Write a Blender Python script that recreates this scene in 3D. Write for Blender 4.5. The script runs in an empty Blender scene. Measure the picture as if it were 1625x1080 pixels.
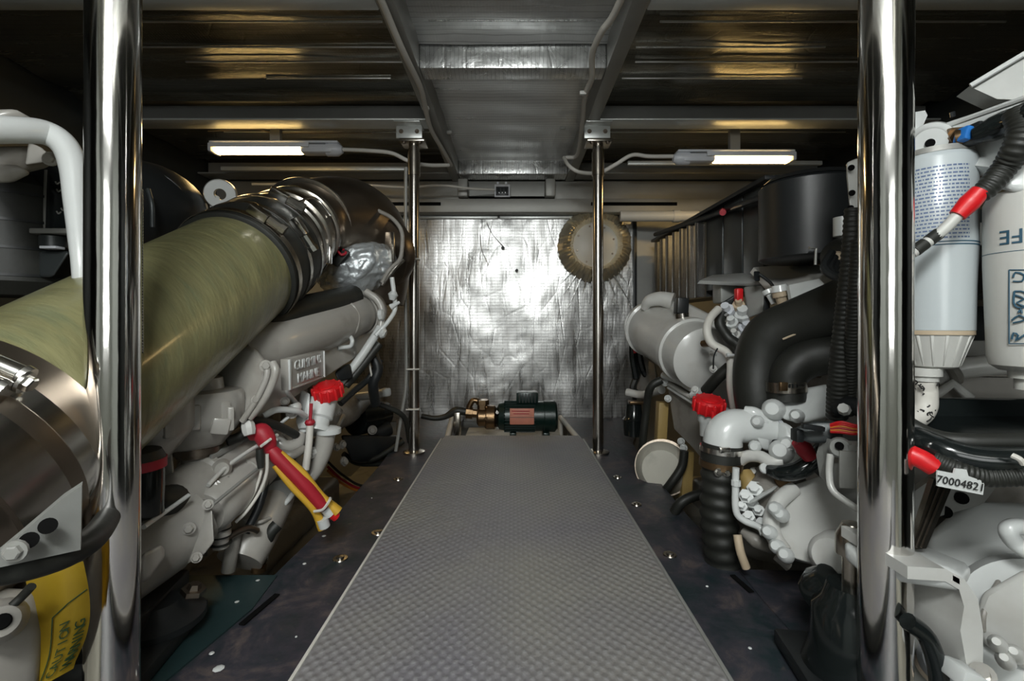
import bpy, bmesh, math, random
from mathutils import Vector, Matrix, Quaternion
PI = math.pi
rnd = random.Random(7)
scene = bpy.context.scene
C = scene.collection

# ------------------------------------------------------------------ camera, light, exposure
F = 760.0                      # focal length in pixels of the 1625 wide frame
VX, VY = 814.0, 513.0          # where lines running away from the camera meet
cam = bpy.data.cameras.new('camera')
cam.sensor_width = 36.0
cam.lens = F/1625*36.0
cam.shift_x = (812.5-VX)/1625
cam.shift_y = -(540-VY)/1625
cam.clip_start = 0.02
camo = bpy.data.objects.new('camera', cam)
camo.rotation_euler = (PI/2, 0, 0)
C.objects.link(camo)
scene.camera = camo

def area(name, loc, target, sx, sy, power, col):
    l = bpy.data.lights.new(name, 'AREA')
    l.shape = 'RECTANGLE'; l.size = sx; l.size_y = sy
    l.energy = power; l.color = col
    o = bpy.data.objects.new(name, l)
    o.location = loc
    o.rotation_euler = (Vector(target)-Vector(loc)).to_track_quat('-Z', 'Y').to_euler()
    C.objects.link(o)
    return o
area('hatch_daylight', (-0.10, -0.40, 0.80), (0.0, 1.7, -0.10), 0.46, 0.30, 27, (0.97, 1.0, 0.985))
area('added_rear_fill', (0.0, -1.45, 0.25), (0, 1.5, 0.1), 0.8, 0.7, 8, (0.97, 1.0, 0.99))  # fill light added behind the camera, with no source of its own
area('added_aft_light', (0.0, -1.05, 0.82), (0.0, -1.1, 0.0), 0.9, 0.5, 10, (0.97, 1.0, 0.97))  # added light that brightens the walls reflected in the posts

world = bpy.data.worlds.new('world'); scene.world = world
world.use_nodes = True
world.node_tree.nodes['Background'].inputs[0].default_value = (0.75, 0.85, 0.82, 1)
world.node_tree.nodes['Background'].inputs[1].default_value = 0.25
vs = scene.view_settings
vs.view_transform = 'Standard'; vs.look = 'None'; vs.gamma = 1.0; vs.use_curve_mapping = False
vs.exposure = 0.0

# ------------------------------------------------------------------ materials
def nodes_of(m):
    return m.node_tree.nodes, m.node_tree.links

def mat(name, col, rough=0.5, metal=0.0, vary=0.12, scale=9.0, bump=0.0, bscale=60.0, coat=0.0, emit=None, estr=0.0, stretch=(1,1,1), dirt=None, dirt_amt=0.5, rvar=0.0, alpha=None):
    m = bpy.data.materials.new(name); m.use_nodes = True
    N, L = nodes_of(m)
    b = N['Principled BSDF']
    b.inputs['Roughness'].default_value = rough
    b.inputs['Metallic'].default_value = metal
    if coat: b.inputs['Coat Weight'].default_value = coat; b.inputs['Coat Roughness'].default_value = 0.12
    tc = N.new('ShaderNodeTexCoord'); mp = N.new('ShaderNodeMapping')
    L.new(tc.outputs['Object'], mp.inputs[0]); mp.inputs['Scale'].default_value = stretch
    nz = N.new('ShaderNodeTexNoise'); nz.inputs['Scale'].default_value = scale; nz.inputs['Detail'].default_value = 5
    L.new(mp.outputs[0], nz.inputs['Vector'])
    mx = N.new('ShaderNodeMix'); mx.data_type = 'RGBA'
    c = Vector(col)
    lo = [max(0, x*(1-vary)) for x in c]; hi = [min(1, x*(1+vary)) for x in c]
    mx.inputs[6].default_value = (*lo, 1); mx.inputs[7].default_value = (*hi, 1)
    L.new(nz.outputs[0], mx.inputs[0])
    last = mx.outputs[2]
    if dirt:
        n2 = N.new('ShaderNodeTexNoise'); n2.inputs['Scale'].default_value = scale*1.9; n2.inputs['Detail'].default_value = 8
        L.new(mp.outputs[0], n2.inputs['Vector'])
        rp = N.new('ShaderNodeValToRGB'); rp.color_ramp.elements[0].position = 0.52; rp.color_ramp.elements[1].position = 0.72
        rp.color_ramp.elements[1].color = (dirt_amt,)*3+(1,)
        L.new(n2.outputs[0], rp.inputs[0])
        m2 = N.new('ShaderNodeMix'); m2.data_type = 'RGBA'
        L.new(rp.outputs[0], m2.inputs[0]); L.new(last, m2.inputs[6]); m2.inputs[7].default_value = (*dirt, 1)
        last = m2.outputs[2]
    L.new(last, b.inputs['Base Color'])
    if rvar:
        mr = N.new('ShaderNodeMapRange'); mr.inputs[3].default_value = max(0.02, rough-rvar); mr.inputs[4].default_value = rough+rvar
        L.new(nz.outputs[0], mr.inputs[0]); L.new(mr.outputs[0], b.inputs['Roughness'])
    if bump:
        n3 = N.new('ShaderNodeTexNoise'); n3.inputs['Scale'].default_value = bscale; n3.inputs['Detail'].default_value = 4
        L.new(mp.outputs[0], n3.inputs['Vector'])
        bp = N.new('ShaderNodeBump'); bp.inputs['Strength'].default_value = bump; bp.inputs['Distance'].default_value = 0.004
        L.new(n3.outputs[0], bp.inputs['Height']); L.new(bp.outputs[0], b.inputs['Normal'])
    if emit:
        b.inputs['Emission Color'].default_value = (*emit, 1); b.inputs['Emission Strength'].default_value = estr
    return m

def math_node(N, L, op, a, b=None, c=None):
    n = N.new('ShaderNodeMath'); n.operation = op
    for i, x in enumerate((a, b, c)):
        if x is None: continue
        if hasattr(x, 'links'): L.new(x, n.inputs[i])
        else: n.inputs[i].default_value = x
    return n.outputs[0]

def foil_mat(name, base, rough, line_axis, pitch, crinkle, grid, streak=(22, 22, 2.5), rvar=0.14, var=0.2):
    """aluminium insulation foil: woven scrim lines pressed through, creases and shallow dents"""
    m = bpy.data.materials.new(name); m.use_nodes = True
    N, L = nodes_of(m); b = N['Principled BSDF']
    b.inputs['Metallic'].default_value = 0.95
    tc = N.new('ShaderNodeTexCoord')
    sp = N.new('ShaderNodeSeparateXYZ'); L.new(tc.outputs['Object'], sp.inputs[0])
    ax = {'x': 0, 'y': 1, 'z': 2}
    w = N.new('ShaderNodeTexNoise'); w.inputs['Scale'].default_value = 7; L.new(tc.outputs['Object'], w.inputs['Vector'])
    def lines(axis, p, sharp):
        v = math_node(N, L, 'MULTIPLY_ADD', w.outputs[0], 0.010, sp.outputs[ax[axis]])
        f = math_node(N, L, 'FRACT', math_node(N, L, 'DIVIDE', v, p))
        t = math_node(N, L, 'ABSOLUTE', math_node(N, L, 'SUBTRACT', f, 0.5))
        return math_node(N, L, 'GREATER_THAN', t, sharp)
    h1 = lines(line_axis[0], pitch[0], 0.43); h2 = lines(line_axis[1], pitch[1], 0.40)
    g = math_node(N, L, 'MULTIPLY', math_node(N, L, 'ADD', h1, math_node(N, L, 'MULTIPLY', h2, 0.8)), grid)
    mp = N.new('ShaderNodeMapping'); mp.inputs['Scale'].default_value = streak; L.new(tc.outputs['Object'], mp.inputs[0])
    n1 = N.new('ShaderNodeTexNoise'); n1.inputs['Scale'].default_value = 1.0; n1.inputs['Detail'].default_value = 7; n1.inputs['Roughness'].default_value = 0.62
    n1.inputs['Distortion'].default_value = 0.6
    L.new(mp.outputs[0], n1.inputs['Vector'])
    n2 = N.new('ShaderNodeTexVoronoi'); n2.feature = 'DISTANCE_TO_EDGE'; n2.inputs['Scale'].default_value = 9
    mp2 = N.new('ShaderNodeMapping'); mp2.inputs['Scale'].default_value = (1.2, 1.2, 0.5); mp2.inputs['Rotation'].default_value = (0.2, 0.5, 0.1)
    L.new(tc.outputs['Object'], mp2.inputs[0]); L.new(mp2.outputs[0], n2.inputs['Vector'])
    cr = math_node(N, L, 'MINIMUM', n2.outputs[0], 0.05)
    hsum = math_node(N, L, 'ADD', math_node(N, L, 'MULTIPLY', n1.outputs[0], crinkle), math_node(N, L, 'ADD', g, math_node(N, L, 'MULTIPLY', cr, crinkle*2.5)))
    bp = N.new('ShaderNodeBump'); bp.inputs['Strength'].default_value = 1.0; bp.inputs['Distance'].default_value = 0.0035
    L.new(hsum, bp.inputs['Height']); L.new(bp.outputs[0], b.inputs['Normal'])
    mx = N.new('ShaderNodeMix'); mx.data_type = 'RGBA'
    mx.inputs[6].default_value = (*[x*(1-var) for x in base], 1); mx.inputs[7].default_value = (*base, 1)
    L.new(n1.outputs[0], mx.inputs[0])
    m3 = N.new('ShaderNodeMix'); m3.data_type = 'RGBA'; m3.inputs[7].default_value = (*[x*0.35 for x in base], 1)
    L.new(math_node(N, L, 'MULTIPLY', h1, 0.45), m3.inputs[0]); L.new(mx.outputs[2], m3.inputs[6])
    L.new(m3.outputs[2], b.inputs['Base Color'])
    mr = N.new('ShaderNodeMapRange'); mr.inputs[1].default_value = 0.3; mr.inputs[2].default_value = 0.7
    mr.inputs[3].default_value = max(0.05, rough-rvar); mr.inputs[4].default_value = rough+rvar
    L.new(n1.outputs[0], mr.inputs[0]); L.new(mr.outputs[0], b.inputs['Roughness'])
    return m

M = {}
M['white_pale'] = mat('white_engine_paint_pale', (0.60, 0.60, 0.575), 0.32, 0, 0.08, 7, 0.08, 45, coat=0.3, dirt=(0.34, 0.31, 0.26), dirt_amt=0.3)
M['white'] = mat('white_engine_paint', (0.40, 0.385, 0.355), 0.32, 0, 0.10, 7, 0.12, 45, coat=0.25, dirt=(0.20, 0.175, 0.14), dirt_amt=0.40)  # darker tone of the engine white, used on the olive hose side
M['white_bright'] = mat('fresh_white_paint', (0.64, 0.66, 0.65), 0.30, 0, 0.06, 8, 0.06, 50, coat=0.3)
M['white_dirty_shaded'] = mat('grimy_shaded_white_paint', (0.27, 0.255, 0.23), 0.42, 0, 0.25, 8, 0.2, 50, coat=0.1, dirt=(0.09, 0.075, 0.06), dirt_amt=0.6)  # grime, darkened further so gaps between engine parts look shaded
M['white_plastic'] = mat('white_plastic', (0.55, 0.55, 0.52), 0.42, 0, 0.05, 12)
M['grey_paint'] = mat('grey_painted_metal', (0.27, 0.275, 0.26), 0.45, 0.1, 0.15, 8, 0.1, 60)
M['hose_white'] = mat('off_white_rubber_hose', (0.62, 0.60, 0.55), 0.5, 0, 0.08, 14, 0.1, 90)
M['steel'] = mat('polished_stainless_steel', (0.80, 0.78, 0.75), 0.11, 1.0, 0.10, 5, 0.35, 9, stretch=(1.6, 1.6, 0.5), rvar=0.05)
M['steel_tarnished'] = mat('tarnished_stainless_steel', (0.50, 0.46, 0.40), 0.25, 1.0, 0.2, 5, 0.12, 30, rvar=0.08)
M['steel_dark'] = mat('heat_browned_steel', (0.25, 0.21, 0.17), 0.36, 1.0, 0.35, 5, 0.1, 25, rvar=0.08)
M['steel_pipe'] = mat('brushed_steel_pipe', (0.52, 0.49, 0.45), 0.22, 1.0, 0.12, 6, 0.05, 30)
M['clamp'] = mat('bright_clamp_steel', (0.72, 0.70, 0.66), 0.2, 1.0, 0.1, 20)
M['aluminium'] = mat('weathered_aluminium', (0.62, 0.64, 0.62), 0.40, 0.5, 0.18, 8, 0.15, 40, rvar=0.1)
M['alu_dark'] = mat('dull_aluminium', (0.33, 0.33, 0.31), 0.5, 0.4, 0.2, 6, 0.15, 40)
M['black'] = mat('black_plastic', (0.012, 0.014, 0.015), 0.42, 0, 0.3, 10, 0.05, 60)
M['rubber'] = mat('black_rubber', (0.016, 0.017, 0.014), 0.52, 0, 0.3, 12, 0.12, 60)
M['gloss_black'] = mat('gloss_black_enamel', (0.010, 0.013, 0.013), 0.14, 0, 0.3, 8, 0.05, 20)
M['dark_panel'] = mat('dark_grey_panel', (0.040, 0.046, 0.047), 0.38, 0.2, 0.15, 6, 0.05, 30)
M['olive'] = mat('olive_fibreglass', (0.225, 0.215, 0.105), 0.30, 0, 0.50, 3.0, 0.35, 9, coat=0.3, stretch=(2.0, 11, 3.5), dirt=(0.15, 0.17, 0.095), dirt_amt=0.7)
M['red'] = mat('red_plastic', (0.62, 0.010, 0.014), 0.38, 0, 0.15, 15)
M['red_dark'] = mat('dark_red_sleeve', (0.38, 0.014, 0.028), 0.5, 0, 0.15, 15)
M['yellow'] = mat('yellow_strap', (0.62, 0.36, 0.03), 0.55, 0, 0.12, 15)
M['yellow_label'] = mat('yellow_warning_label', (0.50, 0.34, 0.025), 0.45, 0, 0.1, 6)
M['ink'] = mat('dark_green_ink', (0.02, 0.05, 0.015), 0.5)
M['ink_blue'] = mat('blue_ink', (0.12, 0.17, 0.30), 0.5)
M['ink_navy'] = mat('navy_ink', (0.03, 0.09, 0.14), 0.5)
M['ink_black'] = mat('black_ink', (0.02, 0.02, 0.02), 0.5)
M['blue'] = mat('blue_plastic', (0.02, 0.16, 0.50), 0.4)
M['orange'] = mat('orange_wire', (0.65, 0.22, 0.03), 0.4)
M['wood'] = mat('varnished_timber', (0.36, 0.25, 0.09), 0.5, 0, 0.25, 10, 0.1, 30, stretch=(1, 1, 0.2))
M['brass'] = mat('dark_brass', (0.20, 0.13, 0.07), 0.35, 0.9, 0.4, 18, 0.3, 60)
M['hole'] = mat('dark_hole', (0.006, 0.006, 0.006), 1.0)
M['hole'].node_tree.nodes['Principled BSDF'].inputs['Specular IOR Level'].default_value = 0.05
M['filter_paint'] = mat('cool_white_canister_paint', (0.50, 0.545, 0.56), 0.28, 0, 0.04, 8, 0, 50, coat=0.3)
M['fold'] = mat('glossy_folded_sheet', (0.30, 0.31, 0.32), 0.25, 0.9, 0.2, 6, 0.1, 25)
M['motor'] = mat('dark_green_black_enamel', (0.008, 0.022, 0.018), 0.30, 0.1, 0.2, 10)
M['salmon'] = mat('faded_red_plate', (0.55, 0.20, 0.13), 0.5, 0, 0.25, 20)
M['lens'] = mat('frosted_lamp_cover', (0.62, 0.64, 0.68), 0.35)
M['plate_teal'] = mat('dark_teal_plate', (0.016, 0.036, 0.038), 0.4, 0, 0.25, 8, 0.1, 40)
M['bilge'] = mat('grey_bilge_paint', (0.50, 0.48, 0.41), 0.45, 0, 0.25, 4, 0.2, 20, dirt=(0.05, 0.04, 0.03), dirt_amt=0.8)
M['hull'] = mat('dark_hull_lining', (0.03, 0.034, 0.033), 0.5, 0.3, 0.3, 5, 0.2, 20)
M['pale_wall'] = mat('pale_cabin_paint', (0.35, 0.37, 0.35), 0.6)
M['beige'] = mat('aged_beige_plastic', (0.50, 0.40, 0.28), 0.5)
M['glow'] = mat('warm_fluorescent_tube', (0.9, 0.8, 0.5), 0.5, emit=(1.0, 0.66, 0.25), estr=15)
M['foil_blanket'] = foil_mat('crumpled_heat_blanket', (0.62, 0.66, 0.68), 0.32, 'xz', (0.4, 0.4), 2.4, 0.0, (14, 14, 14))
M['foil_ring'] = foil_mat('crumpled_foil_tape', (1.0, 0.93, 0.75), 0.36, 'xz', (0.4, 0.4), 0.9, 0.0, (9, 9, 9))
M['foil_wall'] = foil_mat('bulkhead_foil', (0.62, 0.62, 0.61), 0.33, 'zx', (0.0165, 0.013), 0.62, 0.16)
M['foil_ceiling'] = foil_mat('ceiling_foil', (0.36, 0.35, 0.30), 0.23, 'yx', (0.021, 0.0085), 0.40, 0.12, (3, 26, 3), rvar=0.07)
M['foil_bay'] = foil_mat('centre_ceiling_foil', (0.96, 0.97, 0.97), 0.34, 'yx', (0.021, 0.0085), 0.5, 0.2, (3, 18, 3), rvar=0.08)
M['foil_beam'] = foil_mat('beam_foil', (0.80, 0.81, 0.80), 0.28, 'xz', (0.012, 0.02), 0.9, 0.1, (16, 4, 16))

for k_, v_ in (('foil_ring', 0.9), ('foil_blanket', 0.55), ('foil_bay', 0.8), ('foil_beam', 0.75)):
    M[k_].node_tree.nodes['Principled BSDF'].inputs['Metallic'].default_value = v_

# dark resin deck with purple-brown mottling and spilled paint
m = bpy.data.materials.new('worn_dark_deck'); m.use_nodes = True; N, L = nodes_of(m); b = N['Principled BSDF']
tc = N.new('ShaderNodeTexCoord')
n1 = N.new('ShaderNodeTexNoise'); n1.inputs['Scale'].default_value = 9; n1.inputs['Detail'].default_value = 10; n1.inputs['Roughness'].default_value = 0.78; n1.inputs['Distortion'].default_value = 0.5; L.new(tc.outputs['Object'], n1.inputs['Vector'])
r1 = N.new('ShaderNodeValToRGB'); e = r1.color_ramp.elements
e[0].position = 0.38; e[0].color = (0.012, 0.026, 0.030, 1); e[1].position = 0.66; e[1].color = (0.125, 0.098, 0.088, 1)
x = e.new(0.52); x.color = (0.042, 0.040, 0.052, 1)
L.new(n1.outputs[0], r1.inputs[0])
n2 = N.new('ShaderNodeTexNoise'); n2.inputs['Scale'].default_value = 38; n2.inputs['Detail'].default_value = 3; L.new(tc.outputs['Object'], n2.inputs['Vector'])
r2 = N.new('ShaderNodeValToRGB'); r2.color_ramp.elements[0].position = 0.70; r2.color_ramp.elements[1].position = 0.76
L.new(n2.outputs[0], r2.inputs[0])
mx = N.new('ShaderNodeMix'); mx.data_type = 'RGBA'; L.new(r2.outputs[0], mx.inputs[0]); L.new(r1.outputs[0], mx.inputs[6]); mx.inputs[7].default_value = (0.085, 0.07, 0.06, 1)
L.new(mx.outputs[2], b.inputs['Base Color'])
mr = N.new('ShaderNodeMapRange'); mr.inputs[3].default_value = 0.30; mr.inputs[4].default_value = 0.62; L.new(n1.outputs[0], mr.inputs[0]); L.new(mr.outputs[0], b.inputs['Roughness'])
bp = N.new('ShaderNodeBump'); bp.inputs['Strength'].default_value = 0.35; bp.inputs['Distance'].default_value = 0.004; L.new(n2.outputs[0], bp.inputs['Height']); L.new(bp.outputs[0], b.inputs['Normal'])
M['deck'] = m

# walkway sheet: staggered raised dimples of a moulded grey tread
m = bpy.data.materials.new('grey_tread_sheet'); m.use_nodes = True; N, L = nodes_of(m); b = N['Principled BSDF']
tc = N.new('ShaderNodeTexCoord'); sp = N.new('ShaderNodeSeparateXYZ'); L.new(tc.outputs['Object'], sp.inputs[0])
wz = N.new('ShaderNodeTexNoise'); wz.inputs['Scale'].default_value = 90; wz.inputs['Detail'].default_value = 3; L.new(tc.outputs['Object'], wz.inputs['Vector'])
cx = math_node(N, L, 'COSINE', math_node(N, L, 'MULTIPLY_ADD', wz.outputs[0], 1.8, math_node(N, L, 'MULTIPLY', sp.outputs[0], 2*PI/0.0185)))
cy = math_node(N, L, 'COSINE', math_node(N, L, 'MULTIPLY_ADD', wz.outputs[0], 1.8, math_node(N, L, 'MULTIPLY', sp.outputs[1], 2*PI/0.0200)))
pr = math_node(N, L, 'MULTIPLY', cx, cy)
mr = N.new('ShaderNodeMapRange'); mr.inputs[1].default_value = 0.15; mr.inputs[2].default_value = 0.8; L.new(pr, mr.inputs[0])
big = N.new('ShaderNodeTexNoise'); big.inputs['Scale'].default_value = 3.2; big.inputs['Detail'].default_value = 6; L.new(tc.outputs['Object'], big.inputs['Vector'])
fine = N.new('ShaderNodeTexNoise'); fine.inputs['Scale'].default_value = 260; fine.inputs['Detail'].default_value = 2; L.new(tc.outputs['Object'], fine.inputs['Vector'])
rb = N.new('ShaderNodeValToRGB'); e = rb.color_ramp.elements
e[0].position = 0.36; e[0].color = (0.185, 0.177, 0.192, 1); e[1].position = 0.68; e[1].color = (0.245, 0.235, 0.210, 1)
L.new(big.outputs[0], rb.inputs[0])
hi = N.new('ShaderNodeMix'); hi.data_type = 'RGBA'; hi.inputs[7].default_value = (0.36, 0.36, 0.36, 1)
L.new(rb.outputs[0], hi.inputs[6]); L.new(math_node(N, L, 'MULTIPLY', math_node(N, L, 'MULTIPLY', mr.outputs[0], fine.outputs[0]), 0.85), hi.inputs[0])
L.new(hi.outputs[2], b.inputs['Base Color']); b.inputs['Roughness'].default_value = 0.5
bp = N.new('ShaderNodeBump'); bp.inputs['Strength'].default_value = 0.45; bp.inputs['Distance'].default_value = 0.002
L.new(math_node(N, L, 'MULTIPLY_ADD', fine.outputs[0], 0.5, pr), bp.inputs['Height']); L.new(bp.outputs[0], b.inputs['Normal'])
M['tread'] = m

# ------------------------------------------------------------------ helpers
def v(px, py, d):
    return Vector(((px-VX)/F*d, d, (VY-py)/F*d))
def at_x(px, py, x):           # the point of the plane x = const seen there
    return v(px, py, x*F/(px-VX))
def at_z(px, py, z):
    return v(px, py, z*F/(VY-py))
def V3(p):
    return p if isinstance(p, Vector) else v(*p)

def origin_of(o):
    r = Vector((0, 0, 0))
    while o is not None:
        r += o.location; o = o.parent
    return r
def obj(name, bm, m, parent=None, smooth=True, angle=40, kind=None, label=None):
    """link one bmesh as ONE mesh object; its vertices are given in world coordinates"""
    org = origin_of(parent)
    if parent is None:
        lo = Vector((1e9,)*3); hi = -lo
        for q in bm.verts:
            for i in range(3):
                lo[i] = min(lo[i], q.co[i]); hi[i] = max(hi[i], q.co[i])
        org = Vector(((lo.x+hi.x)/2, (lo.y+hi.y)/2, lo.z))
    bmesh.ops.recalc_face_normals(bm, faces=bm.faces)
    for q in bm.verts: q.co -= org
    me = bpy.data.meshes.new(name); bm.to_mesh(me); bm.free()
    me.materials.append(M[m] if isinstance(m, str) else m)
    if smooth:
        me.shade_smooth()
        me.set_sharp_from_angle(angle=math.radians(angle))
    o = bpy.data.objects.new(name, me); C.objects.link(o)
    if parent is not None: o.parent = parent
    else: o.location = org
    if kind: o['kind'] = kind
    if label: o['label'] = label
    return o
def thing(name, label, cat, loc, group=None):
    o = bpy.data.objects.new(name, None); C.objects.link(o)
    o.empty_display_size = 0.03
    o.location = V3(loc); o['label'] = label; o['category'] = cat
    if group: o['group'] = group
    return o
def tag(o, label, cat, group=None):
    o['label'] = label; o['category'] = cat
    if group: o['group'] = group
    return o
def struct(o):
    o['kind'] = 'structure'; return o

def frame_of(d, up=None):
    d = d.normalized()
    a = Vector((0, 0, 1)) if up is None else up
    if abs(d.dot(a)) > 0.97: a = Vector((0, 1, 0))
    x = d.cross(a).normalized(); y = x.cross(d).normalized()
    return x, y, d
def spline(P, n=6):
    if len(P) < 3: return P
    out = []
    Q = [P[0]*2-P[1]]+P+[P[-1]*2-P[-2]]
    for i in range(1, len(Q)-2):
        a, b, c, d = Q[i-1:i+3]
        for k in range(n):
            t = k/n
            out.append(0.5*((2*b)+(c-a)*t+(2*a-5*b+4*c-d)*t*t+(3*b-a-3*c+d)*t**3))
    out.append(P[-1]); return out
def b_tube(bm, pts, r, seg=12, smooth=6, ribs=None):
    P = [V3(p) for p in pts]
    R = r if isinstance(r, (list, tuple)) else [r]*len(P)
    if smooth and len(P) > 2:
        n = len(P); S = spline(P, smooth)
        R = [R[min(int(i/smooth), n-1)]+(R[min(int(i/smooth)+1, n-1)]-R[min(int(i/smooth), n-1)])*((i % smooth)/smooth) for i in range(len(S))]
        P = S
    if ribs:                                   # (pitch, depth): a corrugated hose
        pitch, dep = ribs
        L_ = [0]
        for i in range(1, len(P)): L_.append(L_[-1]+(P[i]-P[i-1]).length)
        n = max(4, int(L_[-1]/pitch*6)); NP = []; NR = []
        j = 0
        for k in range(n+1):
            s = L_[-1]*k/n
            while j < len(P)-2 and L_[j+1] < s: j += 1
            t = (s-L_[j])/max(1e-9, L_[j+1]-L_[j])
            NP.append(P[j].lerp(P[j+1], t)); NR.append(R[j]+(R[j+1]-R[j])*t+dep*(0.5-0.5*math.cos(2*PI*s/pitch)))
        P, R = NP, NR
    tang = [(P[min(i+1, len(P)-1)]-P[max(i-1, 0)]).normalized() for i in range(len(P))]
    x, y, _ = frame_of(tang[0])
    rings = []
    for i, p in enumerate(P):
        if i:
            q = tang[i-1].rotation_difference(tang[i]); x = q @ x; y = q @ y
        rings.append([bm.verts.new(p+(x*math.cos(2*PI*k/seg)+y*math.sin(2*PI*k/seg))*R[i]) for k in range(seg)])
    for a, b in zip(rings, rings[1:]):
        for k in range(seg): bm.faces.new((a[k], a[(k+1) % seg], b[(k+1) % seg], b[k]))
    bm.faces.new(rings[0]); bm.faces.new(rings[-1])
    return bm
def T(name, m, parent, pts, r, seg=12, smooth=6, ribs=None, **k):
    return obj(name, b_tube(bmesh.new(), pts, r, seg, smooth, ribs), m, parent, **k)
def b_lathe(bm, p0, p1, prof, seg=24, up=None, open_=False):
    """prof: (fraction of p0->p1, radius)"""
    p0 = V3(p0); p1 = V3(p1); x, y, d = frame_of(p1-p0, up); ln = (p1-p0)
    rings = []
    for t, r in prof:
        c = p0+ln*t
        rings.append([bm.verts.new(c+(x*math.cos(2*PI*k/seg)+y*math.sin(2*PI*k/seg))*max(r, 1e-5)) for k in range(seg)])
    for a, b in zip(rings, rings[1:]):
        for k in range(seg): bm.faces.new((a[k], a[(k+1) % seg], b[(k+1) % seg], b[k]))
    if open_:
        a, b = rings[-1], rings[0]
        for k in range(seg): bm.faces.new((a[k], a[(k+1) % seg], b[(k+1) % seg], b[k]))
    else:
        bm.faces.new(rings[0]); bm.faces.new(rings[-1])
    return bm
def LA(name, m, parent, p0, p1, prof, seg=28, open_=False, **k):
    return obj(name, b_lathe(bmesh.new(), p0, p1, prof, seg, None, open_), m, parent, **k)
def bevel(bm, w, seg=2):
    if w > 0:
        bmesh.ops.bevel(bm, geom=[e for e in bm.edges if len(e.link_faces) == 2 and e.calc_face_angle(0) > 0.35], offset=w, segments=seg, affect='EDGES', profile=0.5, clamp_overlap=True)
    return bm
def b_box(bm, c, s, rot=None, bev=0.0):
    t = bmesh.new(); bmesh.ops.create_cube(t, size=1)
    for q in t.verts:
        q.co = Vector((q.co.x*s[0], q.co.y*s[1], q.co.z*s[2]))
    bevel(t, bev)
    R = rot.to_matrix() if isinstance(rot, Quaternion) else (Matrix.Identity(3) if rot is None else rot)
    c = V3(c)
    for q in t.verts: q.co = R @ q.co + c
    me = bpy.data.meshes.new('tmp'); t.to_mesh(me); t.free(); bm.from_mesh(me); bpy.data.meshes.remove(me)
    return bm
def BX(name, m, parent, c, s, rot=None, bev=0.004, **k):
    return obj(name, b_box(bmesh.new(), c, s, rot, bev), m, parent, **k)
def rz(a): return Matrix.Rotation(math.radians(a), 3, 'Z')
def rx(a): return Matrix.Rotation(math.radians(a), 3, 'X')
def ry(a): return Matrix.Rotation(math.radians(a), 3, 'Y')
def HU(name, m, parent, pts, bev=0.01, seg=3, sub=0, **k):
    """a casting: the convex body round the given points with rounded edges"""
    bm = bmesh.new()
    for p in pts: bm.verts.new(V3(p))
    r = bmesh.ops.convex_hull(bm, input=bm.verts)
    bmesh.ops.delete(bm, geom=[g for g in r['geom_interior'] if isinstance(g, bmesh.types.BMVert)], context='VERTS')
    bmesh.ops.dissolve_limit(bm, angle_limit=0.09, verts=bm.verts, edges=bm.edges)
    bevel(bm, bev, seg)
    return obj(name, bm, m, parent, angle=55, **k)
def PL(name, m, parent, poly, ext, bev=0.003, holes=None, **k):
    """a plate: polygon of points pushed along ext"""
    bm = bmesh.new(); ext = Vector(ext)
    a = [bm.verts.new(V3(p)) for p in poly]; b = [bm.verts.new(q.co+ext) for q in a]
    n = len(a); bm.faces.new(a); bm.faces.new(b[::-1])
    for i in range(n): bm.faces.new((a[i], b[i], b[(i+1) % n], a[(i+1) % n]))
    bevel(bm, bev, 2)
    return obj(name, bm, m, parent, angle=50, **k)
def bolt(parent, p, d, r=0.008, m='white', name='bolt'):
    p = V3(p); d = Vector(d).normalized()
    bm = b_lathe(bmesh.new(), p-d*r*0.3, p+d*r*0.15, [(0, r*1.45), (1, r*1.45)], 14)
    b_lathe(bm, p, p+d*r*0.95, [(0, r), (0.8, r), (1, r*0.8)], 6)
    return obj(name, bm, m, parent, angle=30)
def clamp(parent, c, d, r, w=0.012, side=(1, 0, 0), m='clamp', big=False):
    c = V3(c); d = Vector(d).normalized(); s = Vector(side); s = (s-d*s.dot(d)).normalized()
    cl = LA('hose_clamp', m, parent, c-d*w/2, c+d*w/2, [(0, r), (0, r+0.002), (1, r+0.002), (1, r)], 40, open_=True)
    t = d.cross(s).normalized(); k = 2.0 if big else 1
    q = c+s*(r+0.006*k)
    bm = bmesh.new(); R = Matrix((t, d, s)).transposed()
    b_box(bm, q-t*0.012*k, (0.022*k, w*1.15, 0.011*k), R, 0.002)
    sc = bmesh.new()
    b_lathe(sc, q-t*0.001, q+t*0.020*k, [(0, 0.005*k), (0.7, 0.005*k), (0.7, 0.0065*k), (1, 0.0065*k)], 8)
    for o_, nm in ((bm, 'screw_housing'), (sc, 'clamp_screw')):
        if cl.parent is not None and cl.parent.parent is not None: b_ = obj(nm, o_, m, parent)
        else: obj(nm, o_, m, cl)
    return cl
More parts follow.
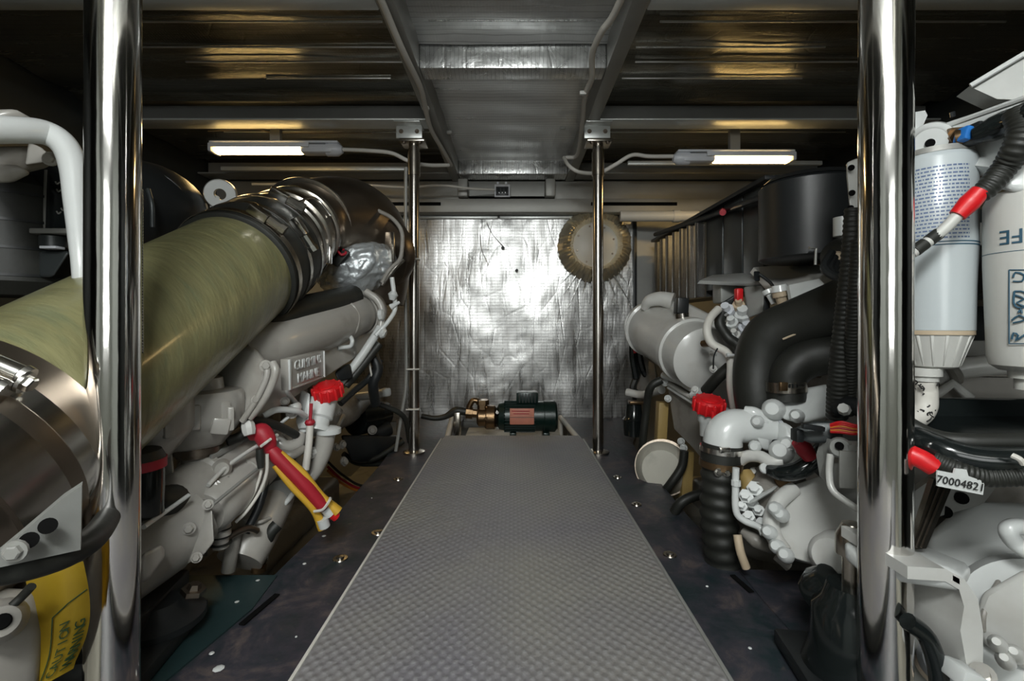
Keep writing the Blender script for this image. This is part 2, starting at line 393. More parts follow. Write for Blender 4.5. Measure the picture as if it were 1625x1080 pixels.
def b_text(bm, s, o, right, up, h, depth=0.0006, wrap=None, align='CENTER'):
    """lettering as a thin mesh; wrap=(axis point, axis dir) bends it round a cylinder"""
    cu = bpy.data.curves.new('t', 'FONT'); cu.body = s; cu.size = 1.0; cu.align_x = align; cu.align_y = 'CENTER'; cu.extrude = 0.5; cu.resolution_u = 2
    to = bpy.data.objects.new('t', cu); me = bpy.data.meshes.new_from_object(to)
    bpy.data.objects.remove(to); bpy.data.curves.remove(cu)
    t = bmesh.new(); t.from_mesh(me); bpy.data.meshes.remove(me)
    right = Vector(right).normalized(); up = Vector(up).normalized(); n = right.cross(up).normalized(); o = V3(o)
    for q in t.verts:
        x, y, z = q.co.x*h, q.co.y*h, (q.co.z+0.5)*depth
        if wrap:
            ax_p, ax_d = wrap; ax_d = ax_d.normalized()
            foot = ax_p+ax_d*(o-ax_p).dot(ax_d); rad = o-foot; R = rad.length
            along = ax_d; circ = n
            # decompose x,y into the axis direction and the tangent
            tan = ax_d.cross(rad.normalized()).normalized()
            dp = right*x+up*y
            aa = dp.dot(ax_d); tt = dp.dot(tan)
            q.co = foot+ax_d*aa+(rad.normalized()*math.cos(tt/R)+tan*math.sin(tt/R))*(R+z)
        else:
            q.co = o+right*x+up*y+n*z
    me = bpy.data.meshes.new('t'); t.to_mesh(me); t.free(); bm.from_mesh(me); bpy.data.meshes.remove(me)
    return bm
def TX(name, m, parent, s, o, right, up, h, **k):
    w = k.pop('wrap', None); d = k.pop('depth', 0.0006)
    return obj(name, b_text(bmesh.new(), s, o, right, up, h, d, w), m, parent, smooth=False, **k)
# ------------------------------------------------------------------ the compartment
ZB, ZC = 0.75, 0.83            # underside of the beams, face of the ceiling foil
YB = 2.55                      # foil-lined bulkhead
ZD, ZW = -0.50, -0.45          # side decks, walkway
struct(BX('floor', 'bilge', None, (0, 0.55, -0.83) and Vector((0, 0.6, -0.85)), (3.4, 4.6, 0.06), bev=0))
struct(BX('wall_left', 'hull', None, Vector((-1.62, 0.6, 0.02)), (0.06, 4.6, 1.72), bev=0))
struct(BX('wall_right', 'hull', None, Vector((1.62, 0.6, 0.02)), (0.06, 4.6, 1.72), bev=0))
wb = struct(BX('wall_back', 'alu_dark', None, Vector((0, YB+0.05, 0.02)), (3.2, 0.06, 1.72), bev=0))
struct(BX('wall_front', 'pale_wall', None, Vector((0, -1.7, 0.02)), (3.2, 0.06, 1.72), bev=0))
for n_, sx in (('trim_20', -1), ('trim_21', 1)):
    struct(BX(n_, 'pale_wall', None, Vector((sx*0.95, -0.98, 0.02)), (0.04, 1.38, 1.68), bev=0))  # pale panels added behind the camera for the posts to reflect
# bulkhead foil: a gently dented sheet
bm = bmesh.new(); nx, nz = 60, 40; x0, x1, z0, z1 = -0.86, 0.635, -0.52, 0.555
g = [[bm.verts.new((x0+(x1-x0)*i/nx, YB+0.012*math.sin(i*0.35+math.sin(k*0.3))*math.sin(k*0.22+1)*(0.4)+0.002*rnd.uniform(-1, 1), z0+(z1-z0)*k/nz)) for i in range(nx+1)] for k in range(nz+1)]
for k in range(nz):
    for i in range(nx): bm.faces.new((g[k][i], g[k][i+1], g[k+1][i+1], g[k+1][i]))
obj('foil_lining', bm, 'foil_wall', wb, angle=180)
BX('foil_edge_strip', 'black', wb, Vector((0.645, YB-0.01, 0.02)), (0.02, 0.02, 1.07), bev=0.002)
for xx in (-0.25, 0.2):
    BX('trim_rail', 'aluminium', wb, Vector((xx-0.05, YB-0.012, 0.562)), (0.44, 0.02, 0.016), bev=0.003)
# slightly peeling creases in the lining
for (a, b_) in (((780, 352, 2.52), (772, 470, 2.53)), ((772, 352, 2.52), (800, 392, 2.53)), ((762, 372, 2.52), (775, 420, 2.53))):
    T('foil_crease', 'foil_wall', wb, [a, ((a[0]+b_[0])/2-4, (a[1]+b_[1])/2, 2.545), b_], 0.0016, 6)
for p in ((798, 393), (820, 429)):
    LA('pin_head', 'black', wb, (*p, 2.53), (*p, 2.515), [(0, 0.009), (1, 0.006)], 10)

ceil = struct(BX('ceiling', 'alu_dark', None, Vector((0, 0.6, ZC+0.05)), (3.4, 4.6, 0.06), bev=0))
# foil panels between the beams, each panel a sheet of its own with rolled edges
def foil_panel(xa, xb, ya, yb, m, seed):
    r = random.Random(seed); bm = bmesh.new(); nx = max(4, int((xb-xa)/0.05)); ny = max(4, int((yb-ya)/0.03))
    ph = r.uniform(0, 6)
    g = [[bm.verts.new((xa+(xb-xa)*i/nx, ya+(yb-ya)*k/ny, ZC-0.004-0.0035*math.sin(k*1.1+ph+0.5*math.sin(i*0.5))+r.uniform(-1, 1)*0.0006 - (0.012 if k in (0, ny) else 0))) for i in range(nx+1)] for k in range(ny+1)]
    for k in range(ny):
        for i in range(nx): bm.faces.new((g[k][i], g[k+1][i], g[k+1][i+1], g[k][i+1]))
    o = obj('foil_panel', bm, m, ceil, angle=180)
    return o
rows_side = [(-1.0, -0.02), (0.02, 1.07), (1.14, 1.75), (1.86, 2.38), (2.50, 2.56)]
for i, (a, b_) in enumerate(rows_side):
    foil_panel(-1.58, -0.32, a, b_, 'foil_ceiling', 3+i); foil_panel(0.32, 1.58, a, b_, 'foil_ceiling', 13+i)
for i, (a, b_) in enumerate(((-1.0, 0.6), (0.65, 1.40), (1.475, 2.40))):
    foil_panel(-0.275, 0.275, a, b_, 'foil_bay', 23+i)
# seams of folded foil tape across the side panels
for sx in (-1, 1):
    for yy in (1.235, 1.30, 1.42, 1.50, 1.60, 1.94, 2.05):
        a = 0.33+rnd.uniform(0, 0.08); b_ = a+rnd.uniform(0.35, 1.1)
        BX('foil_seam', 'foil_bay', ceil, Vector((sx*(a+b_)/2, yy, ZC-0.011)), (b_-a, 0.004, 0.005), bev=0.001)
for yy in (0.92, 1.0, 1.12, 1.2, 1.30):
    BX('foil_seam', 'foil_beam', ceil, Vector((0, yy, ZC-0.008)), (0.46, 0.003, 0.004), bev=0.001)
# beams
def beam(n, c, s, m='aluminium'):
    return struct(BX(n, m, None, Vector(c), s, bev=0.004))
for n, sx in ((1, -1), (2, 1)):
    beam('trim_%d' % n, (sx*0.297, 1.02, (ZB+ZC)/2+0.012), (0.044, 3.0, 0.11), 'alu_dark')
k = 3
for sx in (-1, 1):
    for (ya, yb, m_) in ((1.100, 1.150, 'aluminium'), (1.765, 1.850, 'aluminium'), (2.395, 2.50, 'alu_dark'), (-0.05, 0.02, 'aluminium')):
        bo = beam('trim_%d' % k, (sx*0.95, (ya+yb)/2, ZB+0.004), (1.26, yb-ya, 0.008), m_); k += 1
        BX('beam_web', 'alu_dark', bo, Vector((sx*0.95, yb-0.012, (ZB+ZC)/2+0.003)), (1.26, 0.008, 0.08), bev=0)
bo = beam('trim_%d' % k, (0, 1.44, (ZB+ZC)/2), (0.548, 0.07, 0.082), 'foil_beam'); k += 1
bo = beam('trim_%d' % k, (0, 0.62, (ZB+ZC)/2), (0.548, 0.06, 0.082), 'foil_beam'); k += 1
bo = beam('trim_%d' % k, (0, 2.45, (ZB+ZC)/2), (0.548, 0.10, 0.082), 'foil_beam'); k += 1
# deep header in front of the bulkhead, with its black slots and stub brackets
hd = beam('trim_%d' % k, (0, 2.49, 0.605), (3.1, 0.07, 0.07), 'alu_dark'); k += 1
BX('header_slot', 'hole', hd, Vector((-0.52, 2.452, 0.612)), (0.30, 0.006, 0.016), bev=0)
BX('header_slot', 'hole', hd, Vector((0.62, 2.452, 0.612)), (0.44, 0.006, 0.016), bev=0)
h2 = beam('trim_%d' % k, (0, 2.535, 0.695), (3.1, 0.02, 0.11), 'alu_dark'); k += 1
BX('shadow_gap', 'hole', h2, Vector((-0.03, 2.52, 0.655)), (0.42, 0.006, 0.026), bev=0)
for xx in (-0.255, 0.19):
    BX('stub_bracket', 'alu_dark', h2, Vector((xx, 2.47, 0.69)), (0.05, 0.09, 0.09), bev=0.006)
bo = beam('trim_%d' % k, (-0.95, 2.30, 0.742), (0.9, 0.02, 0.02), 'aluminium'); k += 1
bo = beam('trim_%d' % k, (0.98, 2.22, 0.742), (0.9, 0.02, 0.02), 'aluminium'); k += 1

# side decks: long board with rounded inner return, curved away at the bulkhead
def deck(n, sx, outer):
    bm = bmesh.new()
    xi = [(0.262*sx, y) for y in (2.54, -0.6)]
    pts = xi+[(x*sx, y) for x, y in outer]
    a = [bm.verts.new((x, y, ZD)) for x, y in pts]; b = [bm.verts.new((x, y, ZD-0.03)) for x, y in pts]
    nn = len(a); bm.faces.new(a); bm.faces.new(b)
    for i in range(nn): bm.faces.new((a[i], b[i], b[(i+1) % nn], a[(i+1) % nn]))
    bevel(bm, 0.006, 2)
    return obj(n, bm, 'deck', None)
dl = deck('side_deck', -1, [(0.52, -0.6), (0.50, 0.5), (0.475, 0.95), (0.462, 1.25), (0.47, 1.7), (0.49, 2.0), (0.56, 2.3), (0.62, 2.54)])
tag(dl, 'dark stained side deck board under the wide olive exhaust hose side', 'deck')
dr = deck('side_deck', 1, [(0.52, -0.6), (0.50, 0.5), (0.462, 0.95), (0.455, 1.25), (0.47, 1.7), (0.50, 2.0), (0.60, 2.3), (0.66, 2.54)])
tag(dr, 'dark stained side deck board with scuffs beside the ribbed black hose', 'deck')
def washer(px, py, par, r=0.012):
    p = at_z(px, py, ZD)
    o = LA('deck_bolt', 'steel_tarnished', par, p, p+Vector((0, 0, 0.006)), [(0, r*1.5), (0.35, r*1.4), (0.4, r*0.8), (0.9, r*0.75), (1, r*0.4)], 14)
for p in ((632, 760), (540, 886), (600, 845)): washer(*p, dl, 0.011)
for p in ((980, 757), (1063, 880), (1010, 800)): washer(*p, dr, 0.010)
for i, (px, py, r) in enumerate(((483, 894, .004), (409, 921, .005), (376, 955, .005), (514, 850, .005), (386, 986, .003), (336, 1036, .004), (347, 1060, .008), (470, 1010, .002), (590, 790, .002))):
    p = at_z(px, py, ZD+0.0005)
    if px < 440: p = at_z(px, py, -0.498)
    LA('paint_splat', 'white_bright', dl, p, p+Vector((0, 0, 0.0015)), [(0, r), (0.7, r*0.8), (1, r*0.3)], 8)
for i, (px, py, r) in enumerate(((1122, 930, .003), (1190, 1028, .003), (1294, 1046, .003), (1262, 1013, .002))):
    p = at_z(px, py, ZD+0.0005)
    LA('paint_splat', 'white_bright', dr, p, p+Vector((0, 0, 0.0015)), [(0, r), (0.7, r*0.8), (1, r*0.3)], 8)
# dark fixing plates that bridge to the engine beds
pl = PL('engine_bed_plate', 'plate_teal', None, [at_z(300, 912, -0.497), at_z(440, 912, -0.497), at_z(400, 965, -0.497), at_z(250, 1090, -0.497), at_z(160, 1090, -0.497), at_z(265, 975, -0.497)], (0, 0, -0.02), 0.004)
tag(pl, 'dark green plate bridging the deck to the engine bed beside yellow label', 'plate')
BX('plate_slot', 'hole', pl, at_z(413, 965, -0.4965), (0.01, 0.09, 0.002), rz(-10), bev=0)
pr_ = PL('engine_bed_plate', 'deck', None, [at_z(1172, 903, -0.497), at_z(1290, 905, -0.497), at_z(1330, 935, -0.497), at_z(1390, 1090, -0.497), at_z(1300, 1050, -0.497), at_z(1210, 950, -0.497)], (0, 0, -0.02), 0.004)
tag(pr_, 'worn dark plate beyond the ribbed hose under the white housing', 'plate')
BX('plate_slot', 'hole', pr_, at_z(1177, 925, -0.4965), (0.01, 0.06, 0.002), rz(8), bev=0)
# stringers below the decks
for n, sx in (('stringer', -1), ('stringer', 1)):
    s_ = BX(n, 'bilge', None, Vector((sx*0.36, 1.0, -0.675)), (0.16, 3.0, 0.28), bev=0.01)
    tag(s_, 'grey painted hull stringer carrying the deck board under the ' + ('olive hose side' if sx < 0 else 'ribbed hose side'), 'beam')

for i_, sx in ((30, -1), (31, 1)):
    bm = bmesh.new(); ny = 12
    g = [[bm.verts.new((sx*x_, 0.55+k_*0.165, z_+0.006*math.sin(k_*1.3))) for x_, z_ in ((0.44, -0.60), (0.50, -0.64), (0.62, -0.685), (0.74, -0.70))] for k_ in range(ny+1)]
    for k_ in range(ny):
        for q_ in range(3): bm.faces.new((g[k_][q_], g[k_][q_+1], g[k_+1][q_+1], g[k_+1][q_]))
    bmesh.ops.solidify(bm, geom=bm.faces[:], thickness=0.01)
    struct(obj('trim_%d' % i_, bm, 'bilge', None))
# walkway
ww = thing('walkway', 'grey textured walkway panel with pale edge trim between the engines', 'walkway', Vector((0, 1.0, ZW-0.03)))
bm = bmesh.new()
P = [(-0.278, -0.3), (0.272, -0.3), (0.272, 1.86), (0.262, 1.925), (-0.268, 1.925), (-0.278, 1.86)]
a = [bm.verts.new((x, y, ZW)) for x, y in P]; b = [bm.verts.new((x, y, ZW-0.022)) for x, y in P]
bm.faces.new(a); bm.faces.new(b)
for i in range(6): bm.faces.new((a[i], b[i], b[(i+1) % 6], a[(i+1) % 6]))
bevel(bm, 0.002, 2)
obj('tread_panel', bm, 'tread', ww)
BX('edge_trim', 'hose_white', ww, Vector((-0.281, 0.80, ZW-0.006)), (0.005, 2.15, 0.014), bev=0.001)
BX('edge_trim', 'alu_dark', ww, Vector((0.276, 0.80, ZW-0.007)), (0.006, 2.15, 0.014), bev=0.001, label='dull metal edge trim')
for xx in (-0.24, 0.24): BX('support_batten', 'alu_dark', ww, Vector((xx, 0.80, ZW-0.036)), (0.04, 2.1, 0.027), bev=0.002)
for sx, xa, xb in ((-1, -0.262, -0.30), (1, 0.235, 0.262)):
    T('frame_tube', 'hose_white', ww, [Vector((xa if sx < 0 else xb-0.0, 1.90, ZW-0.012)), Vector((xb if sx < 0 else xa, 2.36, ZW-0.012))], 0.012, 12)
    T('frame_leg', 'hose_white', ww, [Vector((xb if sx < 0 else xa, 2.36, ZW-0.012)), Vector((xb if sx < 0 else xa, 2.36, -0.82))], 0.012, 12)

# pump at the bulkhead
pk = BX('pump_shelf', 'bilge', None, Vector((0, 2.28, -0.55)), (0.46, 0.42, 0.02), bev=0.004)
tag(pk, 'grey shelf carrying the small dark pump beyond the walkway', 'shelf')
pm = thing('water_pump', 'dark green electric pump with faded red plate and brass head', 'pump', Vector((0.07, 2.2, -0.54)))
yc, zc = 2.2, -0.425
def X(x, dz=0): return Vector((x, yc, zc+dz))
LA('motor_body', 'motor', pm, X(-0.04), X(0.20), [(0, 0.055), (0.02, 0.068), (0.75, 0.068), (0.76, 0.071), (0.96, 0.071), (1, 0.06)], 36)
for i in range(14):
    a_ = PI*(0.05+0.9*i/13)-PI/2
    BX('cooling_fin', 'motor', pm, X(0.03)+Vector((0, -math.cos(a_)*0.069, math.sin(a_)*0.069)), (0.14, 0.008, 0.0025), rx(-math.degrees(a_)), bev=0)
BX('terminal_box', 'motor', pm, X(0.065, 0.088), (0.098, 0.075, 0.05), bev=0.006)
for i in range(6): BX('box_rib', 'gloss_black', pm, X(0.03+0.014*i, 0.088)+Vector((0, -0.038, 0)), (0.004, 0.003, 0.042), bev=0)
rp = BX('rating_plate', 'salmon', pm, X(0.040, 0.012)+Vector((0, -0.0705, 0)), (0.108, 0.003, 0.07), rx(-6), bev=0.001)
for i in range(5):
    BX('plate_line', 'red_dark', rp, X(0.040, 0.036-0.012*i)+Vector((rnd.uniform(-.008, .008), -0.0735+0.0012*i, 0)), (0.08-0.01*(i % 2), 0.001, 0.003), bev=0)
BX('plate_band', 'salmon', rp, X(0.04, -0.0205)+Vector((0, -0.0735, 0)), (0.1, 0.001, 0.006), bev=0)
LA('end_bell', 'motor', pm, X(-0.075), X(-0.038), [(0, 0.035), (0.3, 0.06), (1, 0.066)], 30)
LA('pump_head', 'brass', pm, X(-0.165, -0.005), X(-0.075, -0.005), [(0, 0.03), (0.1, 0.043), (0.45, 0.043), (0.5, 0.055), (0.9, 0.055), (1, 0.04)], 24)
for a_ in range(6):
    bolt(pm, X(-0.12)+Vector((0, -0.053*math.cos(a_*PI/3), 0.053*math.sin(a_*PI/3))), (0, -math.cos(a_*PI/3), math.sin(a_*PI/3)), 0.006, 'brass')
LA('outlet_port', 'brass', pm, X(-0.14, 0.02), X(-0.14, 0.075), [(0, 0.024), (0.6, 0.024), (0.6, 0.03), (1, 0.03)], 6)
LA('inlet_port', 'brass', pm, X(-0.155, 0.01), X(-0.215, 0.015), [(0, 0.02), (0.5, 0.02), (0.5, 0.027), (1, 0.027)], 8)
T('pump_pipe', 'brass', pm, [X(-0.14, 0.06), X(-0.18, 0.072), X(-0.2, 0.045), X(-0.205, 0.015)], 0.013)
LA('drain_plug', 'clamp', pm, X(-0.07, -0.04)+Vector((0, -0.06, 0)), X(-0.07, -0.04)+Vector((0, -0.075, 0)), [(0, 0.008), (1, 0.007)], 8)
LA('drain_plug', 'clamp', pm, X(-0.07, 0.03)+Vector((0, -0.06, 0)), X(-0.07, 0.03)+Vector((0, -0.075, 0)), [(0, 0.008), (1, 0.007)], 8)
for xx in (0.0, 0.15): BX('mounting_foot', 'motor', pm, X(xx, -0.09), (0.03, 0.12, 0.05), bev=0.004)
BX('valve_block', 'steel_tarnished', pm, X(-0.255, -0.035), (0.03, 0.05, 0.11), bev=0.004)
hs = T('suction_hose', 'rubber', None, [X(-0.21, 0.018), X(-0.26, 0.024), X(-0.31, -0.002), X(-0.36, -0.01), X(-0.42, 0.0)], [0.017, 0.02, 0.013, 0.012, 0.012], 14)
tag(hs, 'short black hose running from the brass pump head to the side', 'hose')

# round inspection port with crumpled foil collar
hp = thing('inspection_port', 'round pale hatch plate set in a crumpled gold foil collar', 'hatch', (944, 389, 2.53))
c = v(944, 389, 2.52)
bm = bmesh.new(); seg = 110; rings = []
pleat = [rnd.uniform(-1, 1) for _ in range(seg)]
for j, (r, yy, k_) in enumerate(((0.114, 0.0, 0.2), (0.120, -0.040, 0.5), (0.135, -0.060, 1), (0.155, -0.050, 1.2), (0.175, -0.028, 1.2), (0.195, 0.012, 1))):
    rings.append([bm.verts.new(c+Vector((math.cos(2*PI*q/seg)*(r+pleat[q]*0.004*k_), yy+((0.007 if q % 2 else -0.007)*(0.3+0.7*abs(pleat[q])))*k_, math.sin(2*PI*q/seg)*(r+pleat[q]*0.004*k_)))) for q in range(seg)])
for a, b in zip(rings, rings[1:]):
    for q in range(seg): bm.faces.new((a[q], a[(q+1) % seg], b[(q+1) % seg], b[q]))
obj('foil_collar', bm, 'foil_ring', hp, angle=50)
LA('hatch_plate', 'white_plastic', hp, c+Vector((0, 0.02, 0)), c+Vector((0, -0.018, 0)), [(0, 0.118), (0.9, 0.118), (1, 0.113)], 48)
for q in range(8):
    a_ = q*PI/4+0.3
    LA('plate_screw', 'steel_dark', hp, c+Vector((math.cos(a_)*0.1, -0.017, math.sin(a_)*0.1)), c+Vector((math.cos(a_)*0.1, -0.021, math.sin(a_)*0.1)), [(0, 0.006), (1, 0.005)], 8)
for q in range(10):       # foil tails pulled out below the collar
    a_ = -PI/2+(q-4.5)*0.16
    T('foil_tail', 'foil_beam', hp, [c+Vector((math.cos(a_)*0.19, 0.0, math.sin(a_)*0.19)), c+Vector((math.cos(a_)*(0.26+0.05*(q % 3)), 0.012, math.sin(a_)*(0.26+0.05*(q % 3))))], [0.004, 0.001], 5, 0)
T('conduit_pipe', 'white_plastic', None, [(984, 343, 2.4), (1108, 343, 2.36)], 0.026, 20)
tag(bpy.data.objects['conduit_pipe'], 'pale plastic pipe along the bulkhead top beside round hatch', 'pipe')
LA('pipe_coupling', 'white_plastic', bpy.data.objects['conduit_pipe'], (1068, 343, 2.375), (1078, 343, 2.372), [(0, 0.031), (1, 0.031)], 20)

# posts
def slim_post(px, label, ties):
    x = (px-VX)/F*1.85
    t = thing('slim_post', label, 'post', Vector((x, 1.85, ZD)), 'slim steel posts beyond the walkway sides')
    B = Vector((x, 1.85, ZD))
    T('tube', 'steel_pipe', t, [B, Vector((x, 1.85, 0.70))], 0.0205, 28, 0)
    LA('base_flange', 'steel_tarnished', t, B, B+Vector((0, 0, 0.012)), [(0, 0.042), (0.6, 0.042), (1, 0.028)], 28)
    LA('upper_sleeve', 'steel_tarnished', t, Vector((x, 1.85, 0.57)), Vector((x, 1.85, 0.66)), [(0, 0.021), (0, 0.0235), (1, 0.0235), (1, 0.021)], 24, open_=True)
    BX('top_flange', 'steel_tarnished', t, Vector((x, 1.85, 0.695)), (0.095, 0.085, 0.012), bev=0.002)
    BX('head_bracket', 'aluminium', t, Vector((x-0.01, 1.81, 0.722)), (0.098, 0.004, 0.045), bev=0.001)
    BX('head_plate', 'aluminium', t, Vector((x-0.01, 1.81, 0.747)), (0.098, 0.09, 0.006), bev=0.002)
    for dx in (-0.03, 0.03):
        bolt(t, Vector((x-0.01+dx, 1.808, 0.725)), (0, -1, 0), 0.006, 'steel_dark')
        bolt(t, Vector((x+dx, 1.815, 0.686)), (0, 0, -1), 0.006, 'steel_dark')
    for py in ties:
        z = (VY-py)/F*1.85
        T('cable_tie', 'hose_white', t, [Vector((x-0.026, 1.826, z)), Vector((x+0.024, 1.826, z+0.001))], 0.0028, 6)
        LA('cable_tie_ring', 'hose_white', t, Vector((x, 1.85, z-0.003)), Vector((x, 1.85, z+0.003)), [(0, 0.0205), (0, 0.023), (1, 0.023), (1, 0.0205)], 20, open_=True)
    return t
slim_post(657, 'slim steel post wrapped with pale cable ties near the foil-wrapped turbo', (412, 585, 648))
slim_post(949, 'slim steel post crossing in front of the round hatch', ())
cb = T('post_cable', 'alu_dark', None, [Vector((-0.412, 1.842, 0.60)), Vector((-0.414, 1.842, 0.2)), Vector((-0.411, 1.842, -0.2)), Vector((-0.425, 1.84, -0.33)), Vector((-0.45, 1.84, -0.49))], 0.0065, 8)
tag(cb, 'thin dark cable tied along the slim post by the turbo', 'cable')
def big_post(px, label, lean):
    x = (px-VX)/F*0.6
    t = thing('grab_post', label, 'post', Vector((x, 0.6, ZD)), 'wide polished posts in the foreground')
    T('tube', 'steel', t, [Vector((x, 0.6, ZD)), Vector((x+lean, 0.6, ZC-0.002))], 0.0285, 48, 0)
    LA('base_flange', 'steel_tarnished', t, Vector((x, 0.6, ZD)), Vector((x, 0.6, ZD+0.012)), [(0, 0.06), (0.7, 0.06), (1, 0.036)], 32)
    return t
big_post(178, 'wide polished steel post in front of the olive exhaust hose', 0.003)
big_post(1404, 'wide polished steel post in front of the white fuel filters', 0.002)
sb = T('threaded_rod', 'clamp', None, [(223, 300, 0.66), (224, 560, 0.66)], 0.0028, 8, 0, ribs=(0.004, 0.0006))
tag(sb, 'thin threaded rod hanging just behind the post by the olive hose', 'rod')

# ceiling lamps
def lamp(p, q, label, yy, flip):
    a = v(p[0], p[1], yy); b = v(q[0], q[1], yy)
    a.z = b.z = (a.z+b.z)/2
    t = thing('ceiling_lamp', label, 'lamp', (a+b)/2+Vector((0, 0, 0.02)), 'fluorescent ceiling lamps')
    c = (a+b)/2; w = (b-a).length
    BX('lamp_base', 'lens', t, c+Vector((0, 0, 0.026)), (w, 0.050, 0.010), bev=0.004)
    BX('ceiling_strap', 'alu_dark', t, Vector((c.x, c.y, (c.z+0.03+ZC)/2)), (0.04, 0.02, ZC-c.z-0.03), bev=0)
    LA('end_cap', 'lens', t, c+Vector((w/2*flip-0.05*flip, 0, 0.001)), c+Vector((w/2*flip+0.012*flip, 0, 0.001)), [(0, 0.026), (0.7, 0.026), (1, 0.014)], 20, label='pale rounded end cap')
    BX('ballast_cover', 'lens', t, c+Vector((flip*(w/2-0.085), 0, 0.0)), (0.13, 0.055, 0.036), bev=0.012)
    BX('end_cap', 'lens', t, c+Vector((-flip*(w/2-0.008), 0, 0.002)), (0.016, 0.07, 0.036), bev=0.006)
    L_ = w-0.17
    T('glowing_tube', 'glow', t, [c+Vector((-flip*(w/2-0.022), 0, -0.003)), c+Vector((flip*(w/2-0.15), 0, -0.003))], 0.0155, 16, 0)
    for s_ in (-1, 1):
        BX('side_rail', 'lens', t, c+Vector((-flip*0.05, s_*0.034, 0.010)), (w-0.12, 0.006, 0.018), bev=0.002)
    l = bpy.data.lights.new('lamp_light', 'AREA'); l.shape = 'RECTANGLE'; l.size = L_*0.95; l.size_y = 0.03; l.energy = 1.6; l.color = (1.0, 0.68, 0.30)
    lo = bpy.data.objects.new('lamp_light', l); lo.parent = t; lo.location = (-flip*0.06, 0, -0.045); C.objects.link(lo)
    return t
lamp((337, 238), (539, 238), 'slim warm lit ceiling lamp whose cable end faces the post with cable ties', 1.925, 1)
lamp((1073, 252), (1257, 252), 'slim warm lit ceiling lamp above the black air filter housing', 1.925, -1)

# conduits and cables under the ceiling
def cable(name, label, pts, r, m='hose_white', cat='cable'):
    return tag(T(name, m, None, pts, r, 10), label, cat)
cable('cable_conduit', 'white cable run along the ceiling beam above the tied slim post', [Vector((-0.305, -0.3, 0.735)), Vector((-0.303, 0.6, 0.735)), (605, 0, 1.09), (640, 82, 1.28), (667, 138, 1.48), (674, 165, 1.60), (684, 205, 1.80), (704, 240, 2.04), (716, 262, 2.24)], 0.0085)
cable('cable_conduit', 'white cable run weaving along the ceiling beam above the round hatch', [Vector((0.27, -0.3, 0.735)), Vector((0.265, 0.6, 0.735)), (985, 0, 1.08), (955, 50, 1.2), (940, 85, 1.30), (939, 125, 1.42), (928, 152, 1.53), (924, 195, 1.74), (916, 245, 2.06), (898, 250, 2.1)], 0.0085)
cable('lamp_cable', 'white cable from the lamp by the tied post to the ceiling beam', [(537, 237, 1.93), (585, 239, 1.93), (622, 243, 1.93), (650, 256, 1.93), (680, 262, 2.02), (712, 262, 2.1)], 0.008)
cable('lamp_cable', 'white cable looping from the lamp by the air filter to the beam', [(1075, 248, 1.93), (1030, 248, 1.93), (1003, 246, 1.93), (975, 262, 1.93), (950, 274, 1.93), (920, 273, 2.02), (903, 263, 2.04), (895, 250, 2.1)], 0.008)
cable('sensor_cable', 'thin white cable leading to the small box on the ceiling', [(400, 292, 2.33), (565, 293, 2.33), (640, 297, 2.33), (700, 294, 2.33), (745, 299, 2.38), (785, 301, 2.43)], 0.006)
cable('ceiling_wire', 'thin copper coloured wire stapled above the lamp by olive hose', [(330, 208, 1.95), (404, 205, 1.95), (430, 210, 1.95), (470, 211, 1.95), (590, 211, 1.95)], 0.003, 'beige', 'wire')
for px, py in ((462, 209), (585, 209)):
    pass
jb = thing('sensor_box', 'small square dark box with pale rim on the ceiling beam', 'box', (797, 303, 2.45))
BX('rim', 'lens', jb, (797, 303, 2.455), (0.080, 0.02, 0.064), bev=0.003)
BX('face', 'black', jb, (797, 303, 2.442), (0.064, 0.006, 0.045), bev=0.002)
for dx in (-0.016, 0, 0.016): BX('switch', 'gloss_black', jb, v(797, 303, 2.437)+Vector((dx, 0, 0)), (0.011, 0.006, 0.028), bev=0.001)
bolt(jb, v(790, 290, 2.39), (0, -1, 0), 0.004, 'lens', 'screw'); bolt(jb, v(803, 290, 2.39), (0, -1, 0), 0.004, 'lens', 'screw')
for (px, py, d_) in ((676, 172, 1.65), (925, 148, 1.5), (713, 210, 1.95), (893, 203, 1.95)):
    cp = BX('cable_clip', 'white_plastic', ceil, (px, py, d_), (0.022, 0.016, 0.012), bev=0.003)
# ------------------------------------------------------------------ wide exhaust hose over the engine beside the walkway
def AX(y): return Vector((-0.635, y, 0.12+(y-1.1)*0.504))
ADIR = Vector((0, 1, 0.504)).normalized()
eh = thing('exhaust_hose', 'wide olive fibreglass exhaust hose with metal clamped couplings', 'hose', AX(0.8)-Vector((0, 0, 0.2)))
LA('hose_wall', 'olive', eh, AX(0.42), AX(1.13), [(0, 0.128), (0.3, 0.130), (1, 0.130)], 72)
LA('near_coupling', 'steel_dark', eh, AX(0.20), AX(0.60), [(0, 0.138), (0.70, 0.138), (0.72, 0.143), (0.86, 0.143), (0.87, 0.139), (1.0, 0.137), (1.0, 0.130)], 72, label='brown metal coupling sleeve')
LA('near_band', 'steel_pipe', eh, AX(0.475), AX(0.525), [(0, 0.138), (0, 0.146), (1, 0.146), (1, 0.138)], 72, open_=True)
cpv = AX(0.545)
dq = (v(30, 535, 0.53)-cpv); dq = (dq-ADIR*dq.dot(ADIR)).normalized()
tq = ADIR.cross(dq).normalized()
cb_ = LA('clamp_band', 'clamp', eh, AX(0.54), AX(0.565), [(0, 0.137), (0, 0.1405), (1, 0.1405), (1, 0.137)], 72, open_=True)
for s_ in (-0.013, 0.013):
    q = AX(0.55)+dq*0.150+ADIR*s_
    LA('clamp_barrel', 'clamp', eh, q-tq*0.045, q+tq*0.040, [(0, 0.010), (0.9, 0.010), (0.92, 0.012), (1, 0.011)], 20)
q = AX(0.55)+dq*0.152+ADIR*0.004
